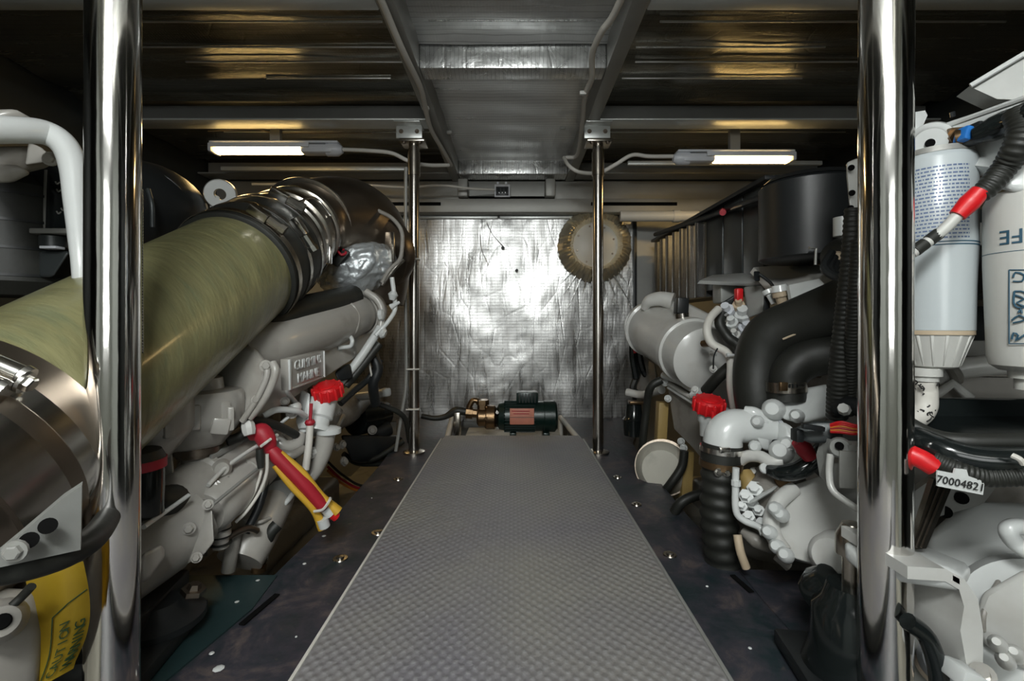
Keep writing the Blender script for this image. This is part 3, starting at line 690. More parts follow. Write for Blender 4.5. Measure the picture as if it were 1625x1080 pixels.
bolt(eh, q+tq*0.043, tq, 0.0085, 'clamp')
LA('rubber_collar', 'rubber', eh, AX(1.085), AX(1.265), [(0, 0.131), (0.02, 0.139), (0.18, 0.141), (0.2, 0.137), (0.45, 0.142), (0.75, 0.142), (0.9, 0.138), (1, 0.126)], 64, label='black rubber joining collar')
clamp(eh, AX(1.105), ADIR, 0.1415, 0.018, (0.6, 0, 0.8), 'steel_tarnished', big=True)
clamp(eh, AX(1.165), ADIR, 0.1425, 0.016, (0.85, 0, 0.42), big=True)
clamp(eh, AX(1.235), ADIR, 0.1415, 0.014, (0.50, 0, 0.86), big=True)
LA('steel_sleeve', 'steel_pipe', eh, AX(1.25), AX(1.42), [(0, 0.124), (0.25, 0.124), (0.27, 0.130), (0.36, 0.130), (0.38, 0.122), (1, 0.118)], 64)
LA('vee_band', 'steel_tarnished', eh, AX(1.325), AX(1.36), [(0, 0.120), (0.2, 0.131), (0.8, 0.131), (1, 0.120)], 64)
LA('vee_band', 'steel_tarnished', eh, AX(1.40), AX(1.425), [(0, 0.118), (0.2, 0.126), (0.8, 0.126), (1, 0.118)], 64)
BX('band_tab', 'clamp', eh, AX(1.34)+Vector((0.118, 0, -0.05)), (0.018, 0.02, 0.05), bev=0.003)
T('band_wire', 'clamp', eh, [AX(1.25)+Vector((0.07, 0, 0.118)), AX(1.33)+Vector((0.085, 0, 0.112)), AX(1.34)+Vector((0.125, 0, 0.06))], 0.004)

tb = thing('turbo_elbow', 'heat-browned steel exhaust elbow with dark rim above the engine', 'pipe', v(575, 400, 1.68))
T('elbow_body', 'steel_dark', tb, [AX(1.415), AX(1.50)+Vector((0.01, 0, 0)), (548, 352, 1.62), (578, 375, 1.70), (588, 430, 1.74), (585, 480, 1.74)], [0.112, 0.125, 0.148, 0.150, 0.140, 0.125], 48)
LA('elbow_rim', 'steel_tarnished', tb, AX(1.47), AX(1.485), [(0, 0.12), (0.2, 0.137), (0.8, 0.137), (1, 0.12)], 56)
LA('elbow_end_plate', 'steel_dark', tb, (604, 400, 1.66), (622, 396, 1.70), [(0, 0.125), (0.2, 0.128), (1, 0.115)], 40)
BX('pale_patch', 'steel_pipe', tb, (619, 392, 1.56), (0.035, 0.01, 0.10), rz(-20), 0.004)
T('rim_tube', 'white_dirty_shaded', tb, [(600, 334, 1.56), (622, 346, 1.55), (637, 366, 1.54), (638, 392, 1.53), (634, 412, 1.52), (618, 428, 1.50), (606, 448, 1.50)], 0.0065)
T('rim_tube', 'steel_pipe', tb, [(640, 412, 1.57), (628, 424, 1.56), (606, 452, 1.56)], 0.007)
T('painted_glow', 'yellow', tb, [(492, 303, 1.5), (482, 310, 1.48), (476, 314, 1.46)], 0.007, label='small yellow tab')  # yellow piece put in for the warm reflection on the elbow
# crumpled blanket
bm = bmesh.new(); bmesh.ops.create_icosphere(bm, subdivisions=5, radius=1)
import mathutils
for q in bm.verts:
    n = q.co.copy(); k_ = 1+0.10*mathutils.noise.noise(n*2.3)+0.07*mathutils.noise.noise(n*6)+0.03*abs(mathutils.noise.noise(n*14))
    q.co = v(568, 428, 1.59)+Vector((n.x*0.118, n.y*0.11, n.z*0.090+n.x*0.030))*k_
bl = obj('heat_blanket', bm, 'foil_blanket', tb, angle=180, label='crumpled silvery heat blanket')
T('blanket_wire', 'red_dark', tb, [(536, 398, 1.45), (542, 404, 1.45), (549, 401, 1.46), (545, 396, 1.47)], 0.004)
HU('blanket_buckle', 'rubber', tb, [(522, 415, 1.46), (548, 395, 1.46), (556, 400, 1.46), (535, 424, 1.46), (522, 415, 1.50), (548, 395, 1.50), (556, 400, 1.50), (535, 424, 1.50)], 0.004)

# ------------------------------------------------------------------ engine on the olive hose side
e1 = thing('marine_engine', 'white marine engine below the wide olive exhaust hose', 'engine', Vector((-0.85, 1.3, -0.80)), 'marine engines')
HU('engine_block', 'white_dirty_shaded', e1, [Vector((x, y, z)) for x in (-1.15, -0.78) for y in (0.85, 1.95) for z in (-0.62, -0.08)]+[Vector((x, y, 0.02)) for x in (-1.1, -0.82) for y in (0.9, 1.9)], 0.03)
for i in range(5):
    BX('block_rib', 'white_dirty_shaded', e1, Vector((-0.735, 0.95+i*0.2, -0.33)), (0.025, 0.03, 0.45), bev=0.008)
HU('oil_sump', 'white_dirty_shaded', e1, [Vector((x, y, z)) for x in (-1.0, -0.68) for y in (0.9, 1.9) for z in (-0.78, -0.6)], 0.03)
# big charge cooler with the cast name plate
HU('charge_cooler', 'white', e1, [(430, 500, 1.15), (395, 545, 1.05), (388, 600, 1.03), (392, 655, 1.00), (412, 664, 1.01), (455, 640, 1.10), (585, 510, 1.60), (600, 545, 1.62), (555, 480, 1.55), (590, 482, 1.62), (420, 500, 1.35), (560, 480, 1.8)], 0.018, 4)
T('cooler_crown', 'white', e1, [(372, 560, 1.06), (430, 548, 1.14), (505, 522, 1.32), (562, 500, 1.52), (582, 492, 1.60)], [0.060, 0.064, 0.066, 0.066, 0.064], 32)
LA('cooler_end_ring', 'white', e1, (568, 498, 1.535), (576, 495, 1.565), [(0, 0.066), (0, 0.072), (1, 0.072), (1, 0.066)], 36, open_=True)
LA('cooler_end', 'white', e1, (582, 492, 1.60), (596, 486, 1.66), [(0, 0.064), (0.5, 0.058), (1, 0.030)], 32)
# rounded front flange that sweeps under the hose
HU('front_flange', 'white', e1, [(338, 575, 1.00), (365, 545, 1.02), (405, 550, 1.02), (424, 575, 0.99), (420, 612, 0.97), (402, 656, 0.96), (385, 668, 0.96), (360, 640, 0.97), (345, 600, 0.99), (400, 550, 1.10), (430, 590, 1.10), (380, 668, 1.08)], 0.02, 4)
T('flange_lip', 'white', e1, [(432, 575, 0.965), (437, 590, 0.96), (425, 622, 0.955), (408, 648, 0.95), (396, 662, 0.95)], 0.008)
T('flange_lip', 'white', e1, [(418, 573, 0.955), (424, 592, 0.95), (414, 620, 0.945), (400, 645, 0.94), (384, 668, 0.94)], 0.006)
bolt(e1, (421, 580, 0.95), (0.6, -0.8, 0), 0.008); bolt(e1, (405, 634, 0.94), (0.6, -0.8, 0), 0.006)
# name plate cast in relief
o_ = v(487, 585, 1.115); R_ = (v(538, 552, 1.30)-v(455, 600, 1.03)); R_.z = 0.0; R_ = (v(520, 560, 1.25)-v(455, 577, 1.04)).normalized()
U_ = Vector((0, 0, 1))
U_ = (U_-R_*U_.dot(R_)).normalized()
N_ = R_.cross(U_).normalized()
Rm = Matrix((R_, U_, N_)).transposed()
np_ = BX('name_plate', 'white', e1, o_-N_*0.006, (0.180, 0.068, 0.018), Rm, 0.002, label='cast rectangular name plate')
TX('plate_lettering', 'white_bright', np_, 'CUMMINS', o_+U_*0.015+N_*0.003, R_, U_, 0.030, depth=0.0025)
TX('plate_lettering', 'white_bright', np_, 'MARINE', o_-U_*0.015+N_*0.003, R_, U_, 0.030, depth=0.0025)
for s_, du in ((-1, 0.086), (1, 0.085)):
    BX('plate_border', 'white_bright', np_, o_+R_*s_*du+N_*0.004, (0.005 if s_ > 0 else 0.008, 0.066, 0.004), Rm, 0.001)
BX('plate_border', 'white', np_, o_-U_*0.032+N_*0.003, (0.17, 0.004, 0.003), Rm, 0.001)
# hooked lug on the cooler
T('hook_lug', 'white_bright', e1, [(536, 552, 1.36), (545, 551, 1.37), (556, 549, 1.38), (559, 541, 1.38), (556, 534, 1.39), (550, 534, 1.40)], 0.006)
T('crown_hose', 'white', e1, [(545, 481, 1.42), (560, 485, 1.42), (568, 502, 1.42), (566, 520, 1.41), (560, 530, 1.41)], 0.006)
# water pump castings with discs
def stepped(cx, cy, d, s, lab=None):
    c0 = v(cx, cy, d); Z = Vector((0, 0, 1))
    LA('thermostat_housing', 'white', e1, c0-Z*0.085*s, c0+Z*0.10*s, [(0, 0.030*s), (0.10, 0.055*s), (0.30, 0.083*s), (0.40, 0.094*s), (0.66, 0.094*s), (0.72, 0.088*s), (0.74, 0.055*s), (0.86, 0.052*s), (0.88, 0.028*s), (1, 0.026*s)], 48)
    for q in range(5):
        a_ = -1.2+q*0.6
        BX('housing_rib', 'white', e1, c0+Vector((math.sin(a_)*0.092*s, -math.cos(a_)*0.092*s, 0.005)), (0.02*s, 0.012*s, 0.05*s), rz(math.degrees(a_)), 0.004)
    return c0
c1 = stepped(308, 655, 0.93, 0.92)
LA('hose_stub', 'steel_dark', e1, (312, 702, 0.92), (312, 722, 0.92), [(0, 0.036), (0.3, 0.036), (0.3, 0.040), (0.75, 0.040), (0.75, 0.034), (1, 0.034)], 28)
LA('stub_neck', 'white_dirty_shaded', e1, (312, 722, 0.92), (312, 742, 0.92), [(0, 0.026), (1, 0.024)], 20)
c2 = stepped(216, 672, 0.82, 0.9)
HU('housing_bridge', 'white', e1, [(235, 640, 0.88), (330, 640, 0.95), (355, 672, 0.90), (300, 700, 0.90), (240, 700, 0.86), (235, 690, 0.95), (340, 690, 0.98)], 0.02)
BX('bridge_rib', 'white', e1, (350, 676, 0.885), (0.030, 0.010, 0.030), rz(35) @ ry(12), 0.004)
BX('bridge_rib', 'white', e1, (366, 664, 0.90), (0.012, 0.012, 0.045), rz(35), 0.004)
BX('bracket_strap', 'white', e1, (268, 737, 0.86), (0.014, 0.006, 0.115), ry(-6), 0.002)
bolt(e1, (264, 700, 0.855), (0, -1, 0), 0.006, 'steel_dark'); bolt(e1, (263, 773, 0.855), (0, -1, 0), 0.005)
T('copper_pipe', 'brass', e1, [(314, 735, 0.92), (312, 752, 0.92), (303, 765, 0.92), (292, 778, 0.93)], 0.010)
# lower oil cooler cylinders
LA('oil_cooler', 'white', e1, (262, 812, 0.83), (422, 690, 1.12), [(0, 0.040), (0.05, 0.052), (0.28, 0.052), (0.30, 0.058), (0.34, 0.058), (0.36, 0.050), (0.95, 0.050), (1, 0.040)], 36)
BX('cooler_recess', 'grey_paint', e1, (368, 708, 0.965), (0.008, 0.12, 0.012), rz(-5) @ rx(6), 0.003)
LA('cooler_boss', 'white', e1, (349, 742, 0.94), (352, 744, 0.90), [(0, 0.020), (0.8, 0.018), (1, 0.012)], 20)
LA('heat_exchanger', 'white', e1, (322, 815, 0.86), (430, 722, 1.10), [(0, 0.038), (0.04, 0.046), (0.5, 0.046), (0.5, 0.049), (0.56, 0.049), (0.56, 0.046), (1, 0.044)], 36)
ax_ = (v(430, 722, 1.10)-v(322, 815, 0.86)); x_, y_, d__ = frame_of(ax_)
sp_ = v(376, 768, 0.98)+(Vector((0.55, -0.5, 0.65)).normalized())*0.047
nn_ = Vector((0.55, -0.5, 0.65)); nn_ = (nn_-d__*nn_.dot(d__)).normalized(); tt_ = d__.cross(nn_).normalized()
lb = BX('strip_label', 'white_pale', e1, v(372, 771, 0.965)+nn_*0.0475, (0.022, 0.16, 0.003), Matrix((tt_, d__, nn_)).transposed(), 0.001, label='pale strip label')
for q_ in (-0.05, 0.01, 0.05): BX('label_joint', 'grey_paint', lb, v(372, 771, 0.965)+nn_*0.0485+d__*q_, (0.022, 0.003, 0.003), Matrix((tt_, d__, nn_)).transposed(), 0)
T('exchanger_seam', 'grey_paint', e1, [(338, 800, 0.815), (385, 762, 0.90), (418, 736, 0.98)], 0.003)
HU('cooler_flange', 'white', e1, [(322, 790, 0.84), (336, 800, 0.82), (340, 860, 0.80), (322, 882, 0.80), (292, 897, 0.80), (288, 885, 0.82), (305, 830, 0.84), (322, 790, 0.90), (336, 850, 0.87), (295, 890, 0.87)], 0.008)
bolt(e1, (312, 884, 0.79), (0.3, -0.9, 0.2), 0.006); bolt(e1, (330, 800, 0.81), (0.5, -0.8, 0.2), 0.006)
LA('gear_tube', 'white', e1, (95, 955, 0.70), (320, 815, 0.86), [(0, 0.066), (0.7, 0.062), (0.8, 0.052), (1, 0.048)], 32)
T('tube_seam', 'white_bright', e1, [(228, 836, 0.70), (262, 812, 0.76), (300, 785, 0.80)], 0.0035)
HU('tube_lug', 'white', e1, [(222, 880, 0.66), (258, 862, 0.70), (262, 885, 0.70), (240, 915, 0.67), (222, 930, 0.66), (222, 880, 0.72), (262, 870, 0.76), (240, 910, 0.73)], 0.006)
T('black_coolant_hose', 'rubber', e1, [(225, 800, 0.78), (255, 800, 0.80), (275, 795, 0.83), (292, 780, 0.86)], 0.030, 20)
LA('hose_fitting', 'white_dirty_shaded', e1, (270, 793, 0.83), (312, 772, 0.88), [(0, 0.022), (0.1, 0.027), (0.6, 0.027), (1, 0.020)], 24)
# lower outlet with drain
T('lower_outlet', 'white', e1, [(500, 680, 1.36), (478, 715, 1.28), (450, 752, 1.20), (425, 800, 1.10), (400, 850, 1.02), (380, 890, 0.98)], [0.036, 0.038, 0.045, 0.052, 0.050, 0.045], 28)
LA('outlet_port', 'grey_paint', e1, (440, 778, 1.10), (443, 780, 1.085), [(0, 0.030), (1, 0.026)], 24)
T('outlet_lip', 'white_bright', e1, [(466, 770, 1.13), (463, 785, 1.10), (450, 800, 1.08), (430, 812, 1.05)], 0.006)
T('outlet_strap', 'white', e1, [(388, 824, 1.0), (410, 828, 0.99), (428, 822, 1.02)], 0.004)
T('drain_hose', 'rubber', e1, [(440, 832, 1.02), (428, 846, 1.01), (418, 870, 1.01), (412, 892, 1.01)], 0.013, 14)
LA('drain_clamp', 'clamp', e1, (416, 872, 1.01), (414, 878, 1.01), [(0, 0.0155), (1, 0.0155)], 18)
LA('drain_clamp', 'clamp', e1, (413, 884, 1.01), (412, 889, 1.01), [(0, 0.0155), (1, 0.0155)], 18)
LA('drain_spigot', 'brass', e1, (412, 888, 1.01), (411, 905, 1.01), [(0, 0.010), (0.6, 0.010), (0.6, 0.015), (1, 0.015)], 12)
T('dip_tube', 'white_dirty_shaded', e1, [(372, 840, 0.95), (368, 870, 0.94), (362, 905, 0.94)], 0.013)
LA('solenoid', 'white', e1, (350, 820, 0.90), (350, 868, 0.90), [(0, 0.014), (0.3, 0.018), (0.6, 0.018), (0.62, 0.014), (1, 0.014)], 16)
for q in range(3): LA('solenoid_ring', 'rubber', e1, (350, 836+q*12, 0.90), (350, 838+q*12, 0.90), [(0, 0.0195), (1, 0.0195)], 16)
# stepped manifold running away to the bulkhead
LA('rear_manifold', 'white', e1, (430, 712, 1.15), (565, 625, 1.95), [(0, 0.045), (0.3, 0.045), (0.32, 0.052), (0.38, 0.052), (0.4, 0.044), (1, 0.044)], 32)
LA('rear_manifold', 'white_dirty_shaded', e1, (470, 700, 1.30), (585, 625, 2.05), [(0, 0.050), (0.5, 0.050), (0.52, 0.056), (0.6, 0.056), (0.62, 0.05), (1, 0.05)], 32)
for p in ((556, 652, 1.72), (540, 667, 1.6)): bolt(e1, p, (0.8, -0.5, 0.2), 0.009)
T('breather_pipe', 'white', e1, [(548, 632, 1.75), (575, 628, 1.75), (600, 625, 1.75), (614, 621, 1.75)], 0.016)
LA('breather_tip', 'white_bright', e1, (612, 616, 1.75), (613, 628, 1.75), [(0, 0.014), (0.2, 0.018), (0.8, 0.018), (1, 0.014)], 16)
# oil filler and dip stick
LA('filler_neck', 'white_bright', e1, (514, 634, 1.18), (500, 686, 1.14), [(0, 0.032), (0.55, 0.032), (0.6, 0.026), (0.85, 0.028), (0.86, 0.038), (1, 0.038)], 28)
HU('filler_bracket', 'white_bright', e1, [(478, 618, 1.16), (492, 622, 1.14), (490, 684, 1.12), (476, 690, 1.12), (468, 670, 1.14), (478, 618, 1.20), (492, 684, 1.18)], 0.006)
LA('filler_foot', 'white_bright', e1, (522, 676, 1.15), (522, 687, 1.15), [(0, 0.016), (0.3, 0.028), (1, 0.028)], 20)
def oil_cap(par, c, d, r, m='red'):
    c = V3(c); d = Vector(d).normalized()
    bm = b_lathe(bmesh.new(), c-d*r*0.45, c+d*r*0.45, [(0, r*0.92), (0.15, r), (0.85, r), (1, r*0.86)], 40)
    x, y, _ = frame_of(d)
    for k_ in range(12):
        a_ = k_*PI/6; q = c+(x*math.cos(a_)+y*math.sin(a_))*r
        b_lathe(bm, q-d*r*0.42, q+d*r*0.42, [(0, r*0.10), (0.9, r*0.12), (1, r*0.06)], 8)
    cp = obj('filler_cap', bm, m, par)
    b2 = b_lathe(bmesh.new(), c+d*r*0.40, c+d*r*0.54, [(0, r*0.62), (0.8, r*0.6), (1, r*0.5)], 30)
    obj('cap_boss', b2, m, cp)
    return cp
oil_cap(e1, (520, 620, 1.17), (-0.05, -0.35, 0.93), 0.034)
T('dipstick_pull', 'red_dark', e1, [(494, 640, 1.10), (493, 656, 1.10), (492, 668, 1.10)], 0.004, 8)
LA('dipstick_ring', 'red_dark', e1, (492, 666, 1.10), (492, 674, 1.10), [(0, 0.009), (0.5, 0.012), (1, 0.009)], 14)
T('dipstick_tube', 'hose_white', e1, [(492, 674, 1.10), (490, 705, 1.09), (485, 745, 1.08)], 0.008)
T('filler_pipe', 'white', e1, [(518, 686, 1.15), (512, 715, 1.15), (500, 745, 1.14), (485, 765, 1.12)], [0.022, 0.022, 0.018, 0.014])
T('cooler_link', 'white_bright', e1, [(418, 660, 1.02), (440, 650, 1.04), (470, 652, 1.08), (484, 660, 1.12)], 0.007)
T('link_fitting', 'white', e1, [(432, 690, 1.08), (450, 708, 1.08), (470, 705, 1.10), (476, 690, 1.12)], 0.015)
T('link_fitting', 'white_dirty_shaded', e1, [(442, 716, 1.07), (462, 722, 1.07), (482, 712, 1.10)], 0.010)
T('small_pipe', 'white_bright', e1, [(432, 684, 1.06), (445, 672, 1.07), (458, 661, 1.08)], 0.004)
bolt(e1, (463, 655, 1.09), (0.5, -0.8, 0.3), 0.009)
# slanting pipes near the tied post
T('slant_pipe', 'white_bright', e1, [(540, 606, 1.40), (570, 570, 1.44), (598, 528, 1.48), (606, 515, 1.50)], 0.0125, 16)
T('slant_pipe', 'white_bright', e1, [(596, 532, 1.46), (616, 510, 1.48), (627, 490, 1.50), (625, 465, 1.50), (622, 440, 1.50)], 0.007)
T('slant_pipe', 'white', e1, [(580, 462, 1.50), (598, 475, 1.50), (606, 492, 1.50), (604, 520, 1.49)], 0.011)
LA('pipe_union', 'white_bright', e1, (600, 500, 1.48), (609, 499, 1.48), [(0, 0.012), (0.2, 0.018), (0.8, 0.018), (1, 0.012)], 8)
LA('pipe_union', 'white_bright', e1, (574, 502, 1.55), (594, 500, 1.55), [(0, 0.020), (0.6, 0.022), (0.6, 0.016), (1, 0.016)], 8)
LA('pipe_union', 'white_bright', e1, (604, 527, 1.47), (612, 530, 1.47), [(0, 0.014), (0.5, 0.019), (1, 0.012)], 8)
LA('pressure_sender', 'white_bright', e1, (625, 462, 1.49), (622, 476, 1.49), [(0, 0.008), (0.4, 0.016), (1, 0.008)], 14)
T('sender_wing', 'white_bright', e1, [(620, 487, 1.49), (634, 479, 1.49)], [0.010, 0.004], 8, 0)
T('black_pipe', 'rubber', e1, [(548, 612, 1.42), (575, 580, 1.45), (602, 545, 1.48)], 0.013)
T('black_wiring', 'black', e1, [(590, 560, 1.50), (600, 585, 1.5), (592, 610, 1.5), (596, 640, 1.55)], 0.016)
T('wire', 'hose_white', e1, [(586, 552, 1.49), (587, 580, 1.48), (594, 615, 1.5)], 0.003)
HU('black_sensor', 'black', e1, [(530, 590, 1.36), (556, 575, 1.40), (560, 600, 1.40), (536, 606, 1.36), (540, 580, 1.44), (560, 600, 1.46)], 0.006)
HU('injector_row', 'black', e1, [(540, 468, 1.55), (590, 462, 1.60), (592, 480, 1.60), (540, 482, 1.55), (545, 465, 1.75), (592, 470, 1.75)], 0.01)
T('gasket_hose', 'rubber', e1, [(400, 540, 1.10), (450, 500, 1.18), (520, 480, 1.35), (560, 470, 1.5)], 0.035, 18)
HU('front_gap_cover', 'black', e1, [(325, 590, 1.04), (350, 575, 1.05), (370, 600, 1.05), (372, 625, 1.05), (330, 600, 1.12), (370, 620, 1.12)], 0.006)
# starter and dark parts near the bulkhead
LA('starter_motor', 'gloss_black', e1, (560, 665, 1.85), (610, 655, 2.0), [(0, 0.05), (0.05, 0.065), (0.6, 0.065), (0.62, 0.058), (1, 0.05)], 30)
LA('starter_solenoid', 'black', e1, (588, 690, 1.9), (618, 678, 1.95), [(0, 0.03), (0.5, 0.035), (1, 0.03)], 20)
bolt(e1, (591, 682, 1.80), (0.4, -0.9, 0), 0.012, 'white_dirty_shaded')
for a, b_, c_ in (((555, 700), (585, 730), (640, 700)), ((545, 720), (570, 735), (620, 735)), ((600, 640), (640, 660), (650, 700))):
    T('starter_cable', 'rubber', e1, [(a[0], a[1], 1.75), (b_[0], b_[1], 1.8), (c_[0], c_[1], 1.9)], 0.010)
HU('rear_bracket', 'black', e1, [(540, 690, 1.7), (640, 690, 2.0), (640, 725, 2.0), (560, 735, 1.7), (540, 690, 1.9), (600, 735, 1.95)], 0.01)
# random small pipework and bolts over the block
rr = random.Random(4)
for q in range(16):
    px = rr.uniform(380, 560); py = 860-(px-380)*1.0+rr.uniform(-60, 60); d_ = 1.15+(px-380)/500
    bolt(e1, (px, py, d_), (0.9, -0.3, 0.1), rr.uniform(0.006, 0.010), 'white')

for a_, b_ in (((452, 636, 1.07), (0.5, -0.8, -0.2)), ((500, 590, 1.20), (0.6, -0.8, -0.1)), ((560, 560, 1.45), (0.7, -0.6, 0)), ((432, 560, 1.08), (0.5, -0.8, 0.3)), ((398, 690, 1.02), (0.5, -0.8, 0.3)), ((340, 770, 0.88), (0.4, -0.8, 0.4)), ((300, 838, 0.79), (0.4, -0.9, 0.1))):
    bolt(e1, a_, b_, 0.007)
for P_, r_, m_ in (
    ([(376, 636, 0.99), (392, 672, 0.98), (385, 690, 0.97), (360, 700, 0.95)], 0.010, 'rubber'),
    ([(380, 672, 0.97), (410, 668, 0.99), (440, 675, 1.04), (470, 690, 1.10)], 0.009, 'rubber'),
    ([(400, 742, 0.98), (420, 760, 1.0), (412, 800, 0.98), (390, 845, 0.96)], 0.008, 'black'),
    ([(455, 735, 1.10), (475, 715, 1.14), (500, 700, 1.2), (530, 680, 1.3)], 0.009, 'black'),
    ([(540, 640, 1.40), (562, 620, 1.45), (585, 600, 1.5), (604, 570, 1.52)], 0.010, 'black'),
    ([(330, 770, 0.86), (360, 740, 0.91), (400, 712, 0.97), (440, 690, 1.04)], 0.004, 'white_pale'),
    ([(470, 640, 1.13), (455, 618, 1.11), (470, 606, 1.14)], 0.006, 'white_pale'),
    ([(545, 660, 1.55), (520, 700, 1.40), (500, 730, 1.30)], 0.008, 'white'),
    ([(350, 868, 0.90), (366, 850, 0.92), (392, 838, 0.95), (408, 842, 0.97)], 0.007, 'steel_dark')):
    T('service_pipe' if m_ != 'black' else 'wiring', m_, e1, P_, r_, 10)
for p_, q_, r_ in (((392, 668, 0.955), (396, 690, 0.95), 0.013), ((466, 640, 1.10), (470, 652, 1.10), 0.015), ((520, 655, 1.28), (536, 645, 1.30), 0.018), ((486, 722, 1.12), (500, 716, 1.14), 0.014)):
    LA('pipe_union', 'white_pale', e1, p_, q_, [(0, r_*0.8), (0.3, r_), (0.7, r_), (1, r_*0.8)], 8)

# things hung on or beside this engine
of = thing('oil_filter', 'black canister oil filter with red band under the white stepped casting', 'filter', (214, 810, 0.74))
LA('canister', 'gloss_black', of, (214, 822, 0.74), (214, 735, 0.74), [(0, 0.028), (0.06, 0.038), (0.9, 0.038), (1, 0.036)], 32)
LA('filter_band', 'red_dark', of, (214, 743, 0.74), (214, 728, 0.74), [(0, 0.038), (0, 0.041), (1, 0.041), (1, 0.038)], 32, open_=True)
LA('canister_top', 'rubber', of, (214, 728, 0.74), (214, 715, 0.74), [(0, 0.04), (1, 0.034)], 32)

st = thing('sleeved_cable_bundle', 'red and yellow wrapped cable bundle hanging over the bilge', 'cable', (478, 790, 1.02))
T('red_cap', 'red_dark', st, [(398, 688, 0.98), (414, 686, 0.98), (424, 700, 0.98), (430, 715, 0.985)], [0.014, 0.020, 0.018, 0.012], 14)
T('red_sleeve', 'red_dark', st, [(424, 706, 0.98), (440, 724, 0.985), (480, 765, 1.0), (514, 805, 1.02)], [0.010, 0.0145, 0.0145, 0.013], 14)
T('yellow_cable', 'yellow', st, [(445, 718, 0.985), (480, 750, 1.0), (510, 787, 1.02), (536, 812, 1.03)], [0.006, 0.008, 0.008, 0.012], 10)
T('yellow_cable', 'yellow', st, [(436, 738, 0.98), (462, 770, 0.99), (498, 808, 1.01), (512, 838, 1.02)], [0.006, 0.007, 0.008, 0.010], 10)
T('white_marker', 'white_bright', st, [(511, 822, 1.015), (515, 835, 1.02)], 0.012, 12, 0)
T('white_marker', 'white_bright', st, [(516, 806, 1.02), (525, 816, 1.025)], 0.011, 12, 0)
T('cable_tie', 'hose_white', st, [(414, 708, 0.955), (422, 702, 0.955), (430, 696, 0.965)], 0.003, 6)
T('cable_tie', 'hose_white', st, [(498, 811, 0.995), (512, 808, 0.995), (522, 795, 1.0), (524, 790, 1.01)], 0.003, 6)
T('red_tip', 'red', st, [(527, 815, 1.025), (534, 820, 1.03)], 0.010, 10, 0)
wl = thing('white_wire_pair', 'pair of thin white wires looping down from the red cap', 'wire', (400, 800, 0.94))
T('wire', 'hose_white', wl, [(424, 720, 0.96), (423, 750, 0.96), (412, 780, 0.95), (392, 810, 0.93), (374, 828, 0.92)], 0.0032, 8)
T('wire', 'hose_white', wl, [(416, 725, 0.96), (414, 750, 0.96), (404, 780, 0.95), (388, 806, 0.93), (372, 820, 0.92)], 0.0028, 8)
LA('connector', 'rubber', wl, (412, 712, 0.955), (414, 742, 0.955), [(0, 0.007), (0.5, 0.008), (1, 0.006)], 10)
for i, (c_, w_) in enumerate((('red_dark', 0), ('orange', 6), ('rubber', -8))):
    o = T('bilge_wire', c_, None, [(520, 740+w_, 1.9), (545, 762+w_, 1.95), (580, 775+w_*0.5, 2.0), (640, 760, 2.1)], 0.005, 8)
    tag(o, '%s wire lying across the bilge behind the engine' % ('dark red', 'orange', 'black')[i], 'wire', 'loose bilge wires')

# lifting eye
le = thing('lifting_eye', 'white cast lifting eye standing above the olive hose', 'bracket', (345, 330, 1.42))
bm = b_lathe(bmesh.new(), (349, 308, 1.40), (352, 308, 1.45), [(0, 0.016), (0, 0.040), (0.15, 0.043), (0.85, 0.043), (1, 0.040), (1, 0.016)], 40, None, True)
obj('eye_ring', bm, 'white_bright', le)
HU('eye_stem', 'white_bright', le, [(331, 305, 1.41), (349, 312, 1.41), (345, 370, 1.41), (336, 370, 1.41), (331, 305, 1.44), (349, 312, 1.44), (345, 370, 1.44), (336, 370, 1.44)], 0.005)
LA('eye_bolt', 'beige', le, (318, 338, 1.38), (324, 325, 1.40), [(0, 0.012), (0.6, 0.014), (1, 0.010)], 12)

# pale pipe and castings at the upper edge
wp = thing('white_bent_pipe', 'thick white pipe bending down beside the dark control box', 'pipe', (125, 415, 0.72))
T('pipe_run', 'white_bright', wp, [(-40, 205, 0.66), (20, 206, 0.70), (70, 210, 0.74), (100, 228, 0.75), (115, 262, 0.75), (120, 320, 0.74), (128, 410, 0.72), (132, 460, 0.72)], [0.020, 0.019, 0.0185, 0.018, 0.0175, 0.015, 0.012, 0.012], 24)
HU('pipe_casting', 'white', wp, [(-60, 175, 0.72), (20, 172, 0.74), (62, 192, 0.78), (40, 215, 0.78), (-60, 230, 0.72), (-60, 180, 0.85), (60, 195, 0.86)], 0.012)
HU('pipe_casting', 'white_dirty_shaded', wp, [(-30, 232, 0.78), (30, 236, 0.80), (60, 230, 0.84), (95, 250, 0.86), (78, 266, 0.86), (30, 258, 0.82), (-30, 285, 0.78), (20, 280, 0.95)], 0.008)
HU('casting_web', 'white', wp, [(45, 226, 0.80), (64, 232, 0.80), (88, 255, 0.80), (40, 262, 0.80), (45, 226, 0.83), (88, 255, 0.83), (40, 262, 0.83)], 0.004)
bolt(wp, (80, 252, 0.79), (0.3, -1, 0), 0.008)
HU('lower_casting', 'white_dirty_shaded', wp, [(-40, 258, 0.74), (30, 262, 0.75), (50, 275, 0.76), (20, 290, 0.76), (-40, 292, 0.74), (-40, 262, 0.9), (45, 275, 0.9)], 0.006)

